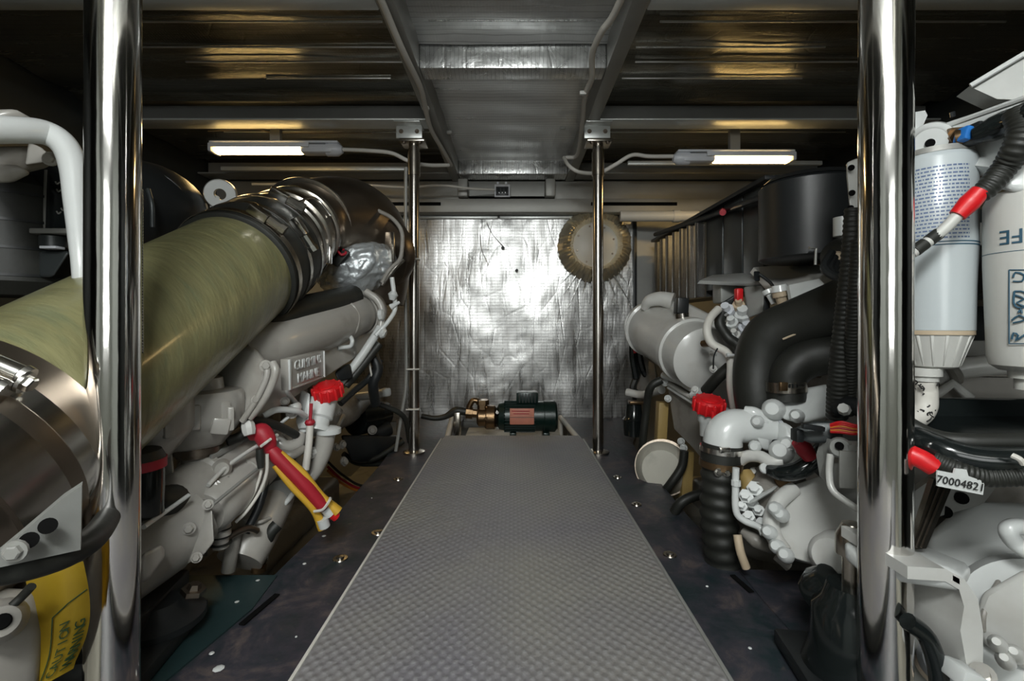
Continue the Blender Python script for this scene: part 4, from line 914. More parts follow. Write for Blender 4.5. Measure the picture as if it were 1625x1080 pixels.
cbx = thing('control_box', 'dark control box with steel edge strip beside the white bent pipe', 'box', (100, 410, 0.98))
BX('case', 'black', cbx, (112, 325, 1.0), (0.12, 0.10, 0.14), bev=0.006)
BX('edge_strip', 'alu_dark', cbx, (75, 320, 0.955), (0.006, 0.012, 0.125), ry(2), 0.001)
BX('front_panel', 'gloss_black', cbx, (100, 320, 0.945), (0.05, 0.006, 0.11), bev=0.002)
for q, (px, py) in enumerate(((88, 288), (104, 284), (90, 335), (97, 330), (104, 338), (90, 300))):
    T('panel_mark', 'alu_dark', cbx, [(px, py, 0.94), (px+3, py+4, 0.94), (px+7, py+1, 0.94)], 0.0015, 6)
BX('shelf_edge', 'alu_dark', cbx, (88, 368, 0.94), (0.075, 0.03, 0.010), bev=0.002)
LA('breaker', 'dark_panel', cbx, (85, 376, 0.95), (85, 392, 0.95), [(0, 0.022), (1, 0.022)], 20)
BX('shelf_edge', 'lens', cbx, (83, 393, 0.93), (0.032, 0.02, 0.005), bev=0.001)
HU('lower_case', 'dark_panel', cbx, [(62, 398, 0.94), (112, 398, 0.94), (90, 420, 0.94), (84, 440, 0.94), (62, 440, 0.94), (62, 398, 1.05), (112, 400, 1.05), (62, 440, 1.05)], 0.006)

ab = thing('air_cleaner', 'large black rounded air cleaner behind the white bent pipe', 'air filter', (10, 500, 0.95))
LA('housing', 'rubber', ab, (20, 470, 1.0), (20, 278, 1.0), [(0, 0.10), (0.1, 0.125), (0.85, 0.125), (1, 0.09)], 40)
for q in range(4): LA('housing_ring', 'black', ab, (20, 320+q*40, 1.0), (20, 324+q*40, 1.0), [(0, 0.127), (1, 0.127)], 40)
LA('lid', 'gloss_black', ab, (20, 280, 1.0), (20, 268, 1.0), [(0, 0.12), (0.8, 0.11), (1, 0.08)], 40)
ac = thing('air_cleaner', 'black barrel air cleaner between the foreground post and lifting eye', 'air filter', (235, 440, 1.30))
T('barrel', 'black', ac, [(165, 330, 1.22), (235, 338, 1.32), (262, 345, 1.42), (285, 355, 1.52)], [0.135, 0.135, 0.120, 0.085], 44)
T('barrel_seam', 'dark_panel', ac, [(238, 273, 1.25), (262, 280, 1.26), (285, 300, 1.28), (296, 330, 1.30), (296, 370, 1.30)], 0.003)
T('barrel_painted_highlight', 'dark_panel', ac, [(235, 300, 1.16), (241, 325, 1.155), (242, 360, 1.16)], 0.005)  # paler strip stands in for a highlight on the barrel

# drive belt cover, bracket plate, yellow label near the foot of the post
bp_ = PL('bracket_plate', 'grey_paint', None, [(130, 770, 0.44), (128, 872, 0.44), (0, 900, 0.385), (-30, 900, 0.375), (30, 850, 0.40), (100, 790, 0.43)], (-0.01, 0.012, 0), 0.002)
tag(bp_, 'grey metal plate with two dark holes under the olive hose coupling', 'bracket')
for p in ((76, 834, 0.414), (46, 857, 0.402)):
    LA('plate_hole', 'hole', bp_, (p[0], p[1], p[2]-0.003), (p[0], p[1], p[2]-0.007), [(0, 0.0065), (1, 0.0065)], 18)
bolt(bp_, (24, 874, 0.385), (0.3, -1, 0), 0.006, 'alu_dark')
hb = T('black_flat_hose', 'rubber', None, [(-60, 905, 0.38), (0, 906, 0.40), (60, 894, 0.42), (110, 876, 0.45), (150, 850, 0.50), (178, 810, 0.62)], [0.011, 0.0115, 0.012, 0.0125, 0.013, 0.013], 18)
tag(hb, 'black hose sagging across above the yellow warning label', 'hose')
g0 = thing('gearbox_cover', 'pale gearbox cover carrying the yellow warning label', 'engine cover', (40, 1100, 0.48))
HU('cover', 'white_dirty_shaded', g0, [(-60, 930, 0.46), (60, 935, 0.50), (72, 1000, 0.50), (60, 1100, 0.49), (-60, 1110, 0.44), (-60, 930, 0.62), (70, 960, 0.64), (60, 1100, 0.62)], 0.012)
LA('cover_boss', 'white_dirty_shaded', g0, (2, 985, 0.46), (3, 986, 0.445), [(0, 0.020), (0.7, 0.017), (1, 0.013)], 24)
LA('boss_recess', 'hole', g0, (3, 986, 0.4445), (3, 986, 0.4425), [(0, 0.007), (1, 0.006)], 16)
T('cover_wire', 'rubber', g0, [(50, 930, 0.46), (36, 945, 0.46), (18, 962, 0.455)], 0.004)
yl = thing('warning_label', 'curved yellow warning label with dark green print', 'label', (90, 1075, 0.47))
bm = bmesh.new(); n_ = 14
def ylp(s, t):               # s across, t down; a sheet that bows outward
    x = 40+15*math.sin(min(1, t*1.1)*PI*0.9)+s*(92-8*t); y = 918-28*s*(1-t*0.3)+t*(192-30*s)
    if t > 0.5: x -= (t-0.5)*(t-0.5)*70*(1-s*0.3)
    return v(x, y, 0.500-0.012*math.sin(s*PI*0.8)+0.02*s)
g = [[bm.verts.new(ylp(i/10, k_/n_)) for i in range(11)] for k_ in range(n_+1)]
for k_ in range(n_):
    for i in range(10): bm.faces.new((g[k_][i], g[k_][i+1], g[k_+1][i+1], g[k_+1][i]))
me_ex = bmesh.ops.solidify(bm, geom=bm.faces[:], thickness=0.0012)
obj('label_sheet', bm, 'yellow_label', yl)
def onl(s, t): return ylp(s, t)+Vector((0.0004, -0.0022, 0))
T('label_rule', 'ink', yl, [onl(0.40, 1.0), onl(0.36, 0.7), onl(0.36, 0.38)], 0.0006, 5)
T('label_rule', 'ink', yl, [onl(0.36, 0.38), onl(0.65, 0.31), onl(1.0, 0.25)], 0.0006, 5, 0)
for s_, t0, t1, w_ in ((0.58, 0.46, 0.95, 'CAUTION'), (0.86, 0.50, 0.92, 'WARNING')):
    for ci, ch in enumerate(w_):
        t_ = t1-(t1-t0)*(ci+0.5)/len(w_)
        u_ = (onl(s_, t_-0.04)-onl(s_, t_+0.04)).normalized(); r_ = -(onl(s_+0.08, t_)-onl(s_-0.08, t_)).normalized()
        TX('label_letter', 'ink', yl, ch, onl(s_, t_), u_, r_, 0.0125)
# ------------------------------------------------------------------ engine on the fuel filter side
M['white'] = M['white_pale']
e2 = thing('marine_engine', 'white marine engine below the black air filter and folded panels', 'engine', Vector((0.85, 1.3, -0.80)), 'marine engines')
HU('engine_block', 'white_dirty_shaded', e2, [Vector((x, y, z)) for x in (0.76, 1.25) for y in (1.0, 1.95) for z in (-0.62, -0.06)], 0.03)
HU('oil_sump', 'white_dirty_shaded', e2, [Vector((x, y, z)) for x in (0.70, 1.0) for y in (0.9, 1.9) for z in (-0.78, -0.6)], 0.03)
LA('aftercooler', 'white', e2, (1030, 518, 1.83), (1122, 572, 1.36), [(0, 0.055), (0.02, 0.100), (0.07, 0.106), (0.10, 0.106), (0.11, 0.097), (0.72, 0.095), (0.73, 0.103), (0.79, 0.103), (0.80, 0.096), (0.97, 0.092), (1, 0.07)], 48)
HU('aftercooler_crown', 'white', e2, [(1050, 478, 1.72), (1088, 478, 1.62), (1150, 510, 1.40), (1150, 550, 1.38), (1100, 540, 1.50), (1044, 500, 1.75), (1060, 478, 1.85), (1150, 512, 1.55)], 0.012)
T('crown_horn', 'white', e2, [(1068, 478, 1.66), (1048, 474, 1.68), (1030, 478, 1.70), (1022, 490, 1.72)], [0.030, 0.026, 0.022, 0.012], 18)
BX('crown_plug', 'white_bright', e2, (1086, 514, 1.50), (0.052, 0.04, 0.034), ry(3), 0.003)
BX('plug_body', 'black', e2, (1081, 485, 1.50), (0.036, 0.04, 0.050), ry(3), 0.004)
LA('plug_collar', 'steel_pipe', e2, (1082, 497, 1.49), (1083, 504, 1.49), [(0, 0.021), (1, 0.021)], 18)
for p in ((1108, 532, 1.37), (1132, 585, 1.27), (1132, 560, 1.28), (1103, 618, 1.32)): bolt(e2, p, (-0.6, -0.8, 0.1), 0.007)
T('cooler_rail', 'white_bright', e2, [(1053, 595, 1.55), (1080, 605, 1.48), (1108, 622, 1.38)], 0.012)
PL('rocker_plate', 'white_dirty_shaded', e2, [(1058, 602, 1.60), (1105, 625, 1.42), (1112, 640, 1.40), (1112, 725, 1.40), (1095, 705, 1.46), (1070, 680, 1.55)], (0.05, 0.02, 0), 0.006)
T('plate_rib', 'white', e2, [(1060, 608, 1.575), (1100, 632, 1.41)], 0.008, 8, 0)
T('plate_rib', 'white_bright', e2, [(1060, 615, 1.57), (1100, 640, 1.405)], 0.004, 8, 0)
for p in ((1055, 607, 1.57), (1101, 626, 1.39), (1060, 632, 1.55), (1081, 700, 1.50), (1085, 710, 1.48)): bolt(e2, p, (-0.5, -0.9, 0), 0.008, 'white_bright')
T('plate_pipe', 'white', e2, [(995, 622, 1.95), (1020, 626, 1.9), (1050, 618, 1.75)], 0.016)
HU('rear_casting', 'white_dirty_shaded', e2, [(1012, 560, 2.0), (1040, 575, 1.9), (1045, 620, 1.9), (1010, 630, 2.0), (1012, 560, 2.2), (1045, 600, 2.1)], 0.01)
# heat shield and top castings
PL('top_shield', 'white', e2, [(1196, 424, 1.30), (1240, 420, 1.28), (1345, 421, 1.15), (1350, 455, 0.98), (1330, 462, 1.02), (1245, 475, 1.10), (1232, 462, 1.18), (1212, 440, 1.24)], (0.0, 0.02, -0.012), 0.003)
PL('shield_flap', 'white_bright', e2, [(1110, 445, 1.42), (1130, 436, 1.45), (1178, 433, 1.42), (1232, 446, 1.26), (1200, 449, 1.27)], (0, 0.015, -0.008), 0.002)
PL('shield_panel', 'white_bright', e2, [(1252, 452, 1.06), (1300, 442, 1.05), (1308, 450, 1.02), (1282, 468, 1.02), (1256, 474, 1.05)], (0, 0.01, -0.006), 0.002)
HU('shield_body', 'grey_paint', e2, [(1180, 455, 1.30), (1215, 452, 1.25), (1212, 495, 1.22), (1186, 505, 1.26), (1180, 455, 1.40), (1215, 495, 1.36)], 0.006)
BX('shield_side', 'grey_paint', e2, (1150, 465, 1.42), (0.05, 0.06, 0.06), bev=0.006)
HU('black_clip', 'black', e2, [(1196, 430, 1.22), (1206, 430, 1.22), (1206, 446, 1.20), (1196, 446, 1.20), (1196, 430, 1.25), (1206, 446, 1.25)], 0.003)
T('clip_wire', 'black', e2, [(1205, 435, 1.20), (1222, 448, 1.18), (1230, 462, 1.16), (1232, 478, 1.15)], 0.004)
LA('sender', 'beige', e2, (1243, 482, 1.10), (1238, 462, 1.10), [(0, 0.012), (0.6, 0.014), (0.6, 0.018), (1, 0.018)], 12)
LA('sender_cap', 'white_bright', e2, (1238, 462, 1.10), (1236, 452, 1.10), [(0, 0.020), (1, 0.016)], 12)
LA('sender', 'white_bright', e2, (1218, 460, 1.14), (1228, 482, 1.13), [(0, 0.014), (0.3, 0.014), (0.35, 0.008), (1, 0.006)], 12)
HU('shield_hook', 'black', e2, [(1212, 470, 1.16), (1222, 472, 1.16), (1222, 492, 1.16), (1212, 496, 1.16), (1212, 470, 1.2), (1222, 492, 1.2)], 0.003)
# injection fittings
for i, (px, py, r, m_) in enumerate(((1156, 500, .020, 'lens'), (1162, 520, .018, 'white_bright'), (1178, 505, .024, 'white_bright'), (1182, 528, .020, 'lens'), (1170, 540, .014, 'white'), (1190, 545, .016, 'clamp'), (1172, 492, .016, 'beige'), (1150, 515, .012, 'clamp'))):
    LA('injection_fitting', m_, e2, (px, py, 1.30), (px-6+3*(i % 4), py-16, 1.27), [(0, r*0.7), (0.3, r*0.7), (0.3, r), (0.6, r), (0.6, r*0.6), (1, r*0.55)], 8)
T('fuel_line', 'white_bright', e2, [(1160, 530, 1.27), (1172, 548, 1.26), (1180, 562, 1.25)], 0.007)
HU('black_loom_head', 'black', e2, [(1142, 482, 1.33), (1168, 466, 1.31), (1176, 476, 1.31), (1154, 498, 1.33), (1142, 482, 1.37), (1168, 466, 1.36), (1154, 498, 1.37)], 0.006)
BX('red_connector', 'red', e2, (1172, 468, 1.28), (0.018, 0.02, 0.036), bev=0.004)
T('white_hose', 'hose_white', e2, [(1140, 490, 1.26), (1127, 505, 1.24), (1122, 525, 1.22), (1130, 545, 1.21), (1152, 558, 1.20), (1160, 575, 1.19), (1160, 610, 1.18), (1166, 650, 1.17)], 0.0105, 14)
T('black_loom', 'rubber', e2, [(1150, 490, 1.29), (1142, 512, 1.28), (1155, 535, 1.27), (1172, 550, 1.25), (1176, 580, 1.23), (1174, 640, 1.22)], 0.014, 14)
T('marked_wire', 'white_bright', e2, [(1181, 575, 1.20), (1183, 600, 1.20), (1182, 640, 1.20)], 0.006, 10)
T('red_sleeve', 'red_dark', e2, [(1178, 552, 1.20), (1180, 575, 1.20)], 0.007, 10)
T('blue_wire', 'lens', e2, [(1174, 590, 1.205), (1175, 610, 1.20), (1174, 640, 1.205)], 0.004, 8)
T('cable_tie', 'white_bright', e2, [(1154, 563, 1.17), (1168, 563, 1.17), (1180, 562, 1.18)], 0.003, 6)
LA('cable_tie_head', 'white_bright', e2, (1153, 563, 1.165), (1157, 563, 1.165), [(0, 0.005), (1, 0.005)], 8)
T('brass_nipple', 'brass', e2, [(1116, 545, 1.30), (1128, 544, 1.27)], 0.010, 8, 0)
T('black_link', 'rubber', e2, [(1120, 620, 1.30), (1138, 600, 1.26), (1158, 582, 1.24)], 0.015, 14)
T('loose_wire', 'black', e2, [(1140, 550, 1.2), (1133, 565, 1.19), (1132, 585, 1.2)], 0.002, 6)
# oil filler
LA('filler_neck', 'white_bright', e2, (1128, 690, 1.20), (1126, 655, 1.20), [(0, 0.026), (0.6, 0.026), (0.7, 0.030), (1, 0.030)], 24)
oil_cap(e2, (1125, 642, 1.19), (0.0, -0.30, 0.95), 0.036)
T('dipstick_pull', 'red', e2, [(1131, 652, 1.12), (1132, 668, 1.12), (1132, 678, 1.12)], 0.0045, 8)
T('dipstick_pull', 'red', e2, [(1128, 672, 1.12), (1132, 681, 1.12), (1137, 674, 1.12)], 0.0045, 8)
LA('grey_button', 'lens', e2, (1150, 658, 1.22), (1150, 659, 1.18), [(0, 0.020), (0.8, 0.018), (1, 0.01)], 18)
# raw-water elbow
ew = T('water_elbow', 'white_bright', e2, [(1146, 712, 1.0), (1149, 690, 1.0), (1163, 677, 1.0), (1185, 676, 1.0), (1222, 682, 1.0)], [0.039, 0.038, 0.036, 0.034, 0.034], 32)
HU('elbow_flange', 'white_bright', e2, [(1203, 662, 0.97), (1222, 668, 0.97), (1222, 716, 0.97), (1208, 712, 0.97), (1198, 690, 0.97), (1203, 662, 1.02), (1222, 716, 1.02), (1222, 668, 1.02)], 0.005)
for p in ((1203, 668, 0.965), (1199, 708, 0.965)): LA('flange_nut', 'white_bright', e2, p, (p[0]-3, p[1], p[2]-0.012), [(0, 0.012), (0.6, 0.012), (1, 0.007)], 10)
T('elbow_handle', 'white_bright', e2, [(1182, 652, 1.0), (1196, 655, 0.99), (1212, 663, 0.985), (1222, 672, 0.98)], [0.011, 0.013, 0.012, 0.010], 14)
LA('teal_ring', 'lens', e2, (1226, 690, 0.99), (1232, 691, 0.99), [(0, 0.036), (1, 0.036)], 24)
BX('black_gasket', 'black', e2, (1228, 712, 0.98), (0.018, 0.04, 0.045), bev=0.003)
# knuckled pump castings
HU('pump_casting', 'white_bright', e2, [(1234, 668, 0.97), (1255, 672, 0.94), (1278, 720, 0.93), (1268, 735, 0.92), (1235, 742, 0.94), (1230, 720, 0.97), (1236, 668, 1.05), (1275, 725, 1.02)], 0.014)
HU('pump_casting', 'white_bright', e2, [(1222, 626, 1.02), (1262, 632, 1.0), (1315, 608, 0.98), (1318, 660, 0.95), (1270, 672, 0.94), (1240, 665, 0.97), (1222, 650, 1.01), (1230, 630, 1.12), (1315, 615, 1.10), (1310, 670, 1.08)], 0.014)
for px, py, d_, r in ((1228, 650, 0.97, .020), (1240, 716, 0.92, .020), (1250, 705, 0.92, .014), (1265, 660, 0.93, .012)):
    LA('casting_boss', 'white_bright', e2, (px, py, d_+0.02), (px-3, py-2, d_-0.01), [(0, r*1.15), (0.7, r), (1, r*0.6)], 18)
T('return_pipe', 'white', e2, [(1168, 736, 0.99), (1185, 724, 0.97), (1205, 724, 0.95), (1222, 732, 0.93), (1242, 732, 0.92)], [0.011, 0.012, 0.012, 0.013, 0.014], 14)
LA('ball_end', 'white_bright', e2, (1211, 744, 0.93), (1216, 742, 0.92), [(0, 0.006), (0.3, 0.010), (0.7, 0.010), (1, 0.006)], 12)
T('black_loop', 'gloss_black', e2, [(1216, 744, 0.93), (1240, 750, 0.90), (1270, 745, 0.88), (1300, 722, 0.88), (1318, 690, 0.90)], [0.010, 0.015, 0.016, 0.017, 0.014], 14)
# bellhousing
HU('bellhousing', 'white', e2, [(1225, 800, 0.92), (1262, 768, 0.92), (1310, 752, 0.90), (1370, 740, 0.88), (1380, 860, 0.80), (1345, 905, 0.78), (1300, 898, 0.80), (1262, 886, 0.82), (1228, 850, 0.88), (1218, 822, 0.91), (1262, 768, 1.1), (1370, 740, 1.1), (1380, 900, 1.0), (1262, 890, 1.0)], 0.022, 4)
T('housing_rim', 'white', e2, [(1260, 774, 0.905), (1236, 795, 0.895), (1224, 822, 0.885), (1228, 850, 0.865), (1245, 876, 0.84)], 0.014, 14)
for p in ((1232, 808, 0.865), (1241, 817, 0.86), (1222, 845, 0.86), (1235, 868, 0.84), (1248, 881, 0.82)):
    LA('rim_lug', 'white_bright', e2, p, (p[0]-5, p[1]-3, p[2]-0.014), [(0, 0.013), (0.7, 0.012), (1, 0.007)], 16)
LA('side_boss', 'white', e2, (1332, 878, 0.80), (1318, 882, 0.755), [(0, 0.038), (0.85, 0.034), (1, 0.026)], 28)
# sensor cluster
LA('raw_pump', 'white_dirty_shaded', e2, (1240, 765, 1.0), (1210, 795, 0.93), [(0, 0.05), (0.4, 0.05), (0.42, 0.042), (1, 0.036)], 24)
for i in range(4): LA('spring_ring', 'white_bright', e2, (1216-i*5, 778+i*3, 0.92), (1219-i*5, 782+i*3, 0.918), [(0, 0.016), (0.5, 0.022), (1, 0.016)], 16)
for px, py, r in ((1186, 790, .014), (1196, 800, .012), (1206, 812, .012), (1190, 822, .012), (1200, 778, .015), (1212, 832, .012), (1180, 806, .010)):
    LA('valve_nut', 'white_bright', e2, (px, py, 0.95), (px-4, py-6, 0.92), [(0, r), (0.6, r), (0.6, r*0.6), (1, r*0.6)], 6)
T('thin_return', 'white_bright', e2, [(1168, 742, 0.93), (1167, 770, 0.93), (1168, 810, 0.925), (1180, 825, 0.92), (1205, 836, 0.91), (1212, 848, 0.90)], 0.0065, 12)
LA('return_union', 'white_bright', e2, (1168, 762, 0.928), (1168, 770, 0.928), [(0, 0.009), (1, 0.009)], 8)
T('brown_pipe', 'wood', e2, [(1182, 752, 1.0), (1190, 770, 0.98), (1186, 800, 0.98)], 0.017)
HU('dark_fitting', 'brass', e2, [(1225, 752, 0.93), (1258, 762, 0.90), (1252, 778, 0.90), (1232, 772, 0.92), (1225, 752, 0.96), (1258, 770, 0.95)], 0.005)
T('copper_drain', 'beige', e2, [(1170, 848, 0.93), (1175, 875, 0.92), (1184, 900, 0.92)], 0.008)
T('lower_bracket', 'white_dirty_shaded', e2, [(1178, 842, 0.95), (1200, 858, 0.93), (1225, 872, 0.92)], [0.008, 0.014, 0.008])
T('lower_bracket', 'white_dirty_shaded', e2, [(1232, 882, 0.86), (1252, 900, 0.85)], 0.008, 8, 0)
HU('lower_body', 'white_dirty_shaded', e2, [(1165, 760, 1.1), (1260, 760, 1.1), (1260, 900, 1.05), (1165, 880, 1.1), (1180, 760, 1.3), (1260, 900, 1.3)], 0.02)
# mounting arm plate above the bellhousing
PL('mounting_arm', 'grey_paint', e2, [(1318, 700, 0.76), (1345, 706, 0.72), (1400, 708, 0.70), (1400, 812, 0.66), (1385, 815, 0.68), (1340, 790, 0.72), (1316, 765, 0.75), (1310, 730, 0.77)], (0.004, 0.03, 0), 0.005)
LA('arm_eye', 'grey_paint', e2, (1334, 710, 0.755), (1333, 710, 0.725), [(0, 0.016), (0.9, 0.016), (1, 0.013)], 20)
LA('arm_eye_hole', 'hole', e2, (1332, 707, 0.7245), (1332, 707, 0.722), [(0, 0.006), (1, 0.006)], 14)
BX('arm_inset', 'alu_dark', e2, (1352, 745, 0.70), (0.035, 0.004, 0.055), rz(-8), 0.004)
LA('arm_hole', 'hole', e2, (1326, 780, 0.725), (1326, 780, 0.72), [(0, 0.0045), (1, 0.0045)], 12)
T('arm_edge', 'white', e2, [(1318, 720, 0.735), (1316, 752, 0.73), (1322, 778, 0.72), (1350, 800, 0.70), (1380, 820, 0.68)], 0.005)
# rows behind
for px0, py0, px1, py1, d_, r in ((1340, 590, 1370, 570, 1.0, .016), (1345, 605, 1372, 622, .98, .012), (1280, 590, 1296, 560, 1.1, .03)):
    T('back_pipe', 'white_dirty_shaded' if r < 0.02 else 'brass', e2, [(px0, py0, d_), (px1, py1, d_)], r, 14, 0)
PL('back_plate', 'white_dirty_shaded', e2, [(1335, 575, 1.05), (1450, 560, 0.98), (1450, 640, 0.98), (1335, 632, 1.05)], (0, 0.02, 0), 0.003)
rr = random.Random(9)
for q in range(14):
    px = rr.uniform(1170, 1260); py = rr.uniform(745, 890)
    LA('small_union', rr.choice(['white', 'white_dirty_shaded', 'white_bright', 'clamp']), e2, (px, py, 1.02), (px-rr.uniform(-8, 8), py-rr.uniform(4, 12), 0.99), [(0, 0.012), (0.5, 0.012), (0.5, 0.007), (1, 0.006)], 8)

# hoses
ih = thing('intake_hose', 'thick black rubber hose bending down in front of the white aftercooler', 'hose', (1200, 650, 1.05))
T('hose_wall', 'rubber', ih, [(1420, 445, 0.88), (1345, 482, 0.95), (1270, 512, 1.02), (1222, 535, 1.06), (1203, 575, 1.07), (1200, 625, 1.06), (1208, 668, 1.05)], [0.054, 0.054, 0.054, 0.054, 0.050, 0.046, 0.042], 40)
T('moulding_line', 'beige', ih, [(1242, 538, 0.995), (1262, 530, 0.985), (1290, 520, 0.97), (1330, 508, 0.93)], 0.0022, 6, label='worn pale moulding line')
ih2 = thing('intake_hose', 'second black rubber hose ending in a banded clamp on white casting', 'hose', (1250, 625, 1.0))
T('hose_wall', 'rubber', ih2, [(1420, 555, 0.88), (1345, 560, 0.95), (1285, 568, 0.99), (1255, 590, 1.0), (1248, 622, 1.0)], [0.040, 0.040, 0.040, 0.037, 0.033], 36)
LA('clamp_band', 'steel_tarnished', ih2, (1248, 620, 1.0), (1247, 604, 1.0), [(0, 0.036), (0, 0.0385), (1, 0.0385), (1, 0.036)], 36, open_=True)
for q in range(7): BX('band_slot', 'black', ih2, v(1238+q*5, 612, 0.961), (0.003, 0.003, 0.008), bev=0)
BX('clamp_housing', 'brass', ih2, (1243, 613, 0.957), (0.016, 0.008, 0.018), bev=0.002)
LA('clamp_screw', 'clamp', ih2, (1262, 612, 0.962), (1272, 612, 0.965), [(0, 0.007), (1, 0.007)], 8)
LA('hose_lip', 'rubber', ih2, (1248, 634, 1.0), (1248, 620, 1.0), [(0, 0.037), (1, 0.036)], 36)

rh = thing('ribbed_hose', 'ribbed black hose standing upright under the bright white elbow', 'hose', (1142, 895, 1.0))
T('hose_wall', 'rubber', rh, [(1146, 705, 1.0), (1142, 760, 1.0), (1141, 820, 1.0), (1146, 870, 1.0), (1152, 935, 1.02)], [0.037, 0.034, 0.034, 0.034, 0.034], 32, ribs=(0.026, 0.0045))
LA('hose_cuff', 'rubber', rh, (1146, 703, 1.0), (1143, 742, 1.0), [(0, 0.040), (1, 0.0405)], 32)
LA('cuff_clamp', 'clamp', rh, (1145, 708, 1.0), (1144.6, 716, 1.0), [(0, 0.040), (0, 0.0425), (1, 0.0425), (1, 0.040)], 36, open_=True)
LA('cuff_clamp', 'brass', rh, (1144, 730, 1.0), (1143.5, 740, 1.0), [(0, 0.040), (0, 0.0425), (1, 0.0425), (1, 0.040)], 36, open_=True, label='coppery lower clamp')
BX('clamp_housing', 'clamp', rh, (1150, 714, 0.955), (0.022, 0.008, 0.012), bev=0.002)
for px in (1140, 1153): bolt(rh, (px, 749, 0.962), (0, -1, 0), 0.006, 'clamp')

vc = thing('loom_conduit', 'upright ribbed black wiring conduit just inside the foreground post', 'cable', (1332, 690, 0.80))
T('conduit', 'rubber', vc, [(1352, 330, 0.78), (1347, 420, 0.79), (1338, 520, 0.80), (1331, 600, 0.82), (1328, 662, 0.84)], [0.010, 0.012, 0.014, 0.016, 0.016], 16, ribs=(0.008, 0.0014))
T('conduit', 'rubber', vc, [(1362, 380, 0.74), (1356, 480, 0.76), (1350, 580, 0.80), (1345, 655, 0.84)], 0.010, 14, ribs=(0.006, 0.0012))
rr = random.Random(2)
for q in range(5):
    T('stray_cable', 'black', vc, [(1320+q*4, 400+q*8, 0.86), (1308+q*9, 425+q*4, 0.84), (1330+q*5, 440, 0.82), (1350, 430+q*14, 0.80)], 0.007, 8)
HU('white_bracket', 'white', vc, [(1343, 258, 0.82), (1362, 250, 0.82), (1364, 350, 0.80), (1349, 345, 0.80), (1343, 280, 0.82), (1343, 258, 0.86), (1362, 250, 0.86), (1364, 350, 0.84)], 0.004)
for p in ((1351, 266, 0.81), (1352, 306, 0.80), (1350, 330, 0.80)): LA('bracket_hole', 'hole', vc, p, (p[0], p[1], p[2]-0.004), [(0, 0.005), (1, 0.005)], 12)

# dark connectors with exposed wires
dc = thing('loom_connector', 'dark grey plug connector with frayed red wires by the post', 'connector', (1300, 705, 0.86))
HU('plug_shell', 'dark_panel', dc, [(1262, 678, 0.80), (1290, 668, 0.79), (1335, 668, 0.77), (1340, 690, 0.77), (1318, 702, 0.77), (1285, 703, 0.78), (1260, 694, 0.80), (1262, 678, 0.85), (1335, 668, 0.83), (1318, 702, 0.83)], 0.004)
BX('plug_latch', 'black', dc, (1290, 678, 0.765), (0.035, 0.01, 0.008), ry(8), 0.002)
BX('plug_latch', 'black', dc, (1265, 690, 0.79), (0.012, 0.02, 0.02), bev=0.002)
for q in range(6):
    T('exposed_wire', ['red', 'red', 'orange', 'red_dark', 'orange', 'red'][q], dc, [(1318, 674+q*2, 0.755), (1335, 670+q*3, 0.745), (1356, 675+q*2.5, 0.735), (1375, 678+q, 0.72)], 0.0028, 6)
T('red_boot', 'red_dark', dc, [(1264, 700, 0.87), (1276, 712, 0.87), (1286, 726, 0.87)], [0.010, 0.015, 0.012], 14)
T('grey_loom', 'rubber', dc, [(1345, 690, 0.80), (1330, 710, 0.84), (1312, 728, 0.87), (1290, 745, 0.88)], 0.018, 14)
T('grey_loom', 'black', dc, [(1328, 650, 0.82), (1350, 642, 0.80), (1372, 652, 0.78)], 0.014, 12)
LA('loom_nut', 'white', dc, (1340, 650, 0.78), (1338, 647, 0.77), [(0, 0.010), (1, 0.008)], 8)

# red and black wires below the black panels near the bulkhead
wr = thing('battery_wires', 'tangle of red and black wires between bulkhead and white aftercooler', 'wire', (1010, 620, 1.95))
for q, (m_, P_) in enumerate((('red', [(1008, 560), (1006, 545), (1018, 532), (1030, 527)]), ('red_dark', [(1012, 555), (1010, 538), (1022, 528)]), ('orange', [(1026, 522), (1034, 535), (1040, 545)]), ('gloss_black', [(1030, 512), (1008, 515), (1004, 560), (1010, 600)]), ('gloss_black', [(1018, 520), (1014, 550), (1020, 585), (1035, 605)]), ('rubber', [(1006, 560), (1012, 590), (1004, 615), (1012, 625)]), ('hose_white', [(1006, 500), (1002, 520), (1003, 560)]))):
    T('wire', m_, wr, [(a_, b_, 1.92+0.01*q) for a_, b_ in P_], 0.006 if q < 3 or q == 6 else 0.014, 8)
bw = T('black_cable', 'rubber', None, [(1050, 602, 1.55), (1032, 615, 1.56), (1026, 650, 1.6), (1020, 700, 1.62), (1012, 770, 1.7)], 0.013, 12)
tag(bw, 'black cable arching down past the yellow timber strip', 'cable')
bw = T('black_cable', 'rubber', None, [(1086, 715, 1.45), (1082, 740, 1.45), (1066, 765, 1.45), (1050, 785, 1.47)], 0.013, 12)
tag(bw, 'short black cable dangling in front of the pale round casting', 'cable')
bw = T('black_cable', 'rubber', None, [(1120, 782, 1.25), (1098, 788, 1.25), (1080, 798, 1.25), (1070, 812, 1.26)], 0.013, 12)
tag(bw, 'black cable end curling out behind the ribbed hose', 'cable')
for (px, py, h, d_, lb_) in ((1049, 675, 0.16, 1.62, 'upper yellowish timber strip beside the grey engine plate'), (1088, 755, 0.16, 1.5, 'lower yellowish timber strip behind the ribbed hose')):
    o = BX('timber_strip', 'wood', None, (px, py, d_), (0.032, 0.04, h), rx(0) @ ry(3), 0.002)
    tag(o, lb_, 'timber', 'timber strips by the engine')
dm = thing('raw_water_strainer', 'pale round casting in the bilge under the timber strip', 'casting', (1055, 780, 1.52))
LA('drum', 'bilge', dm, (1052, 740, 1.60), (1050, 745, 1.50), [(0, 0.085), (0.7, 0.085), (1, 0.06)], 32)
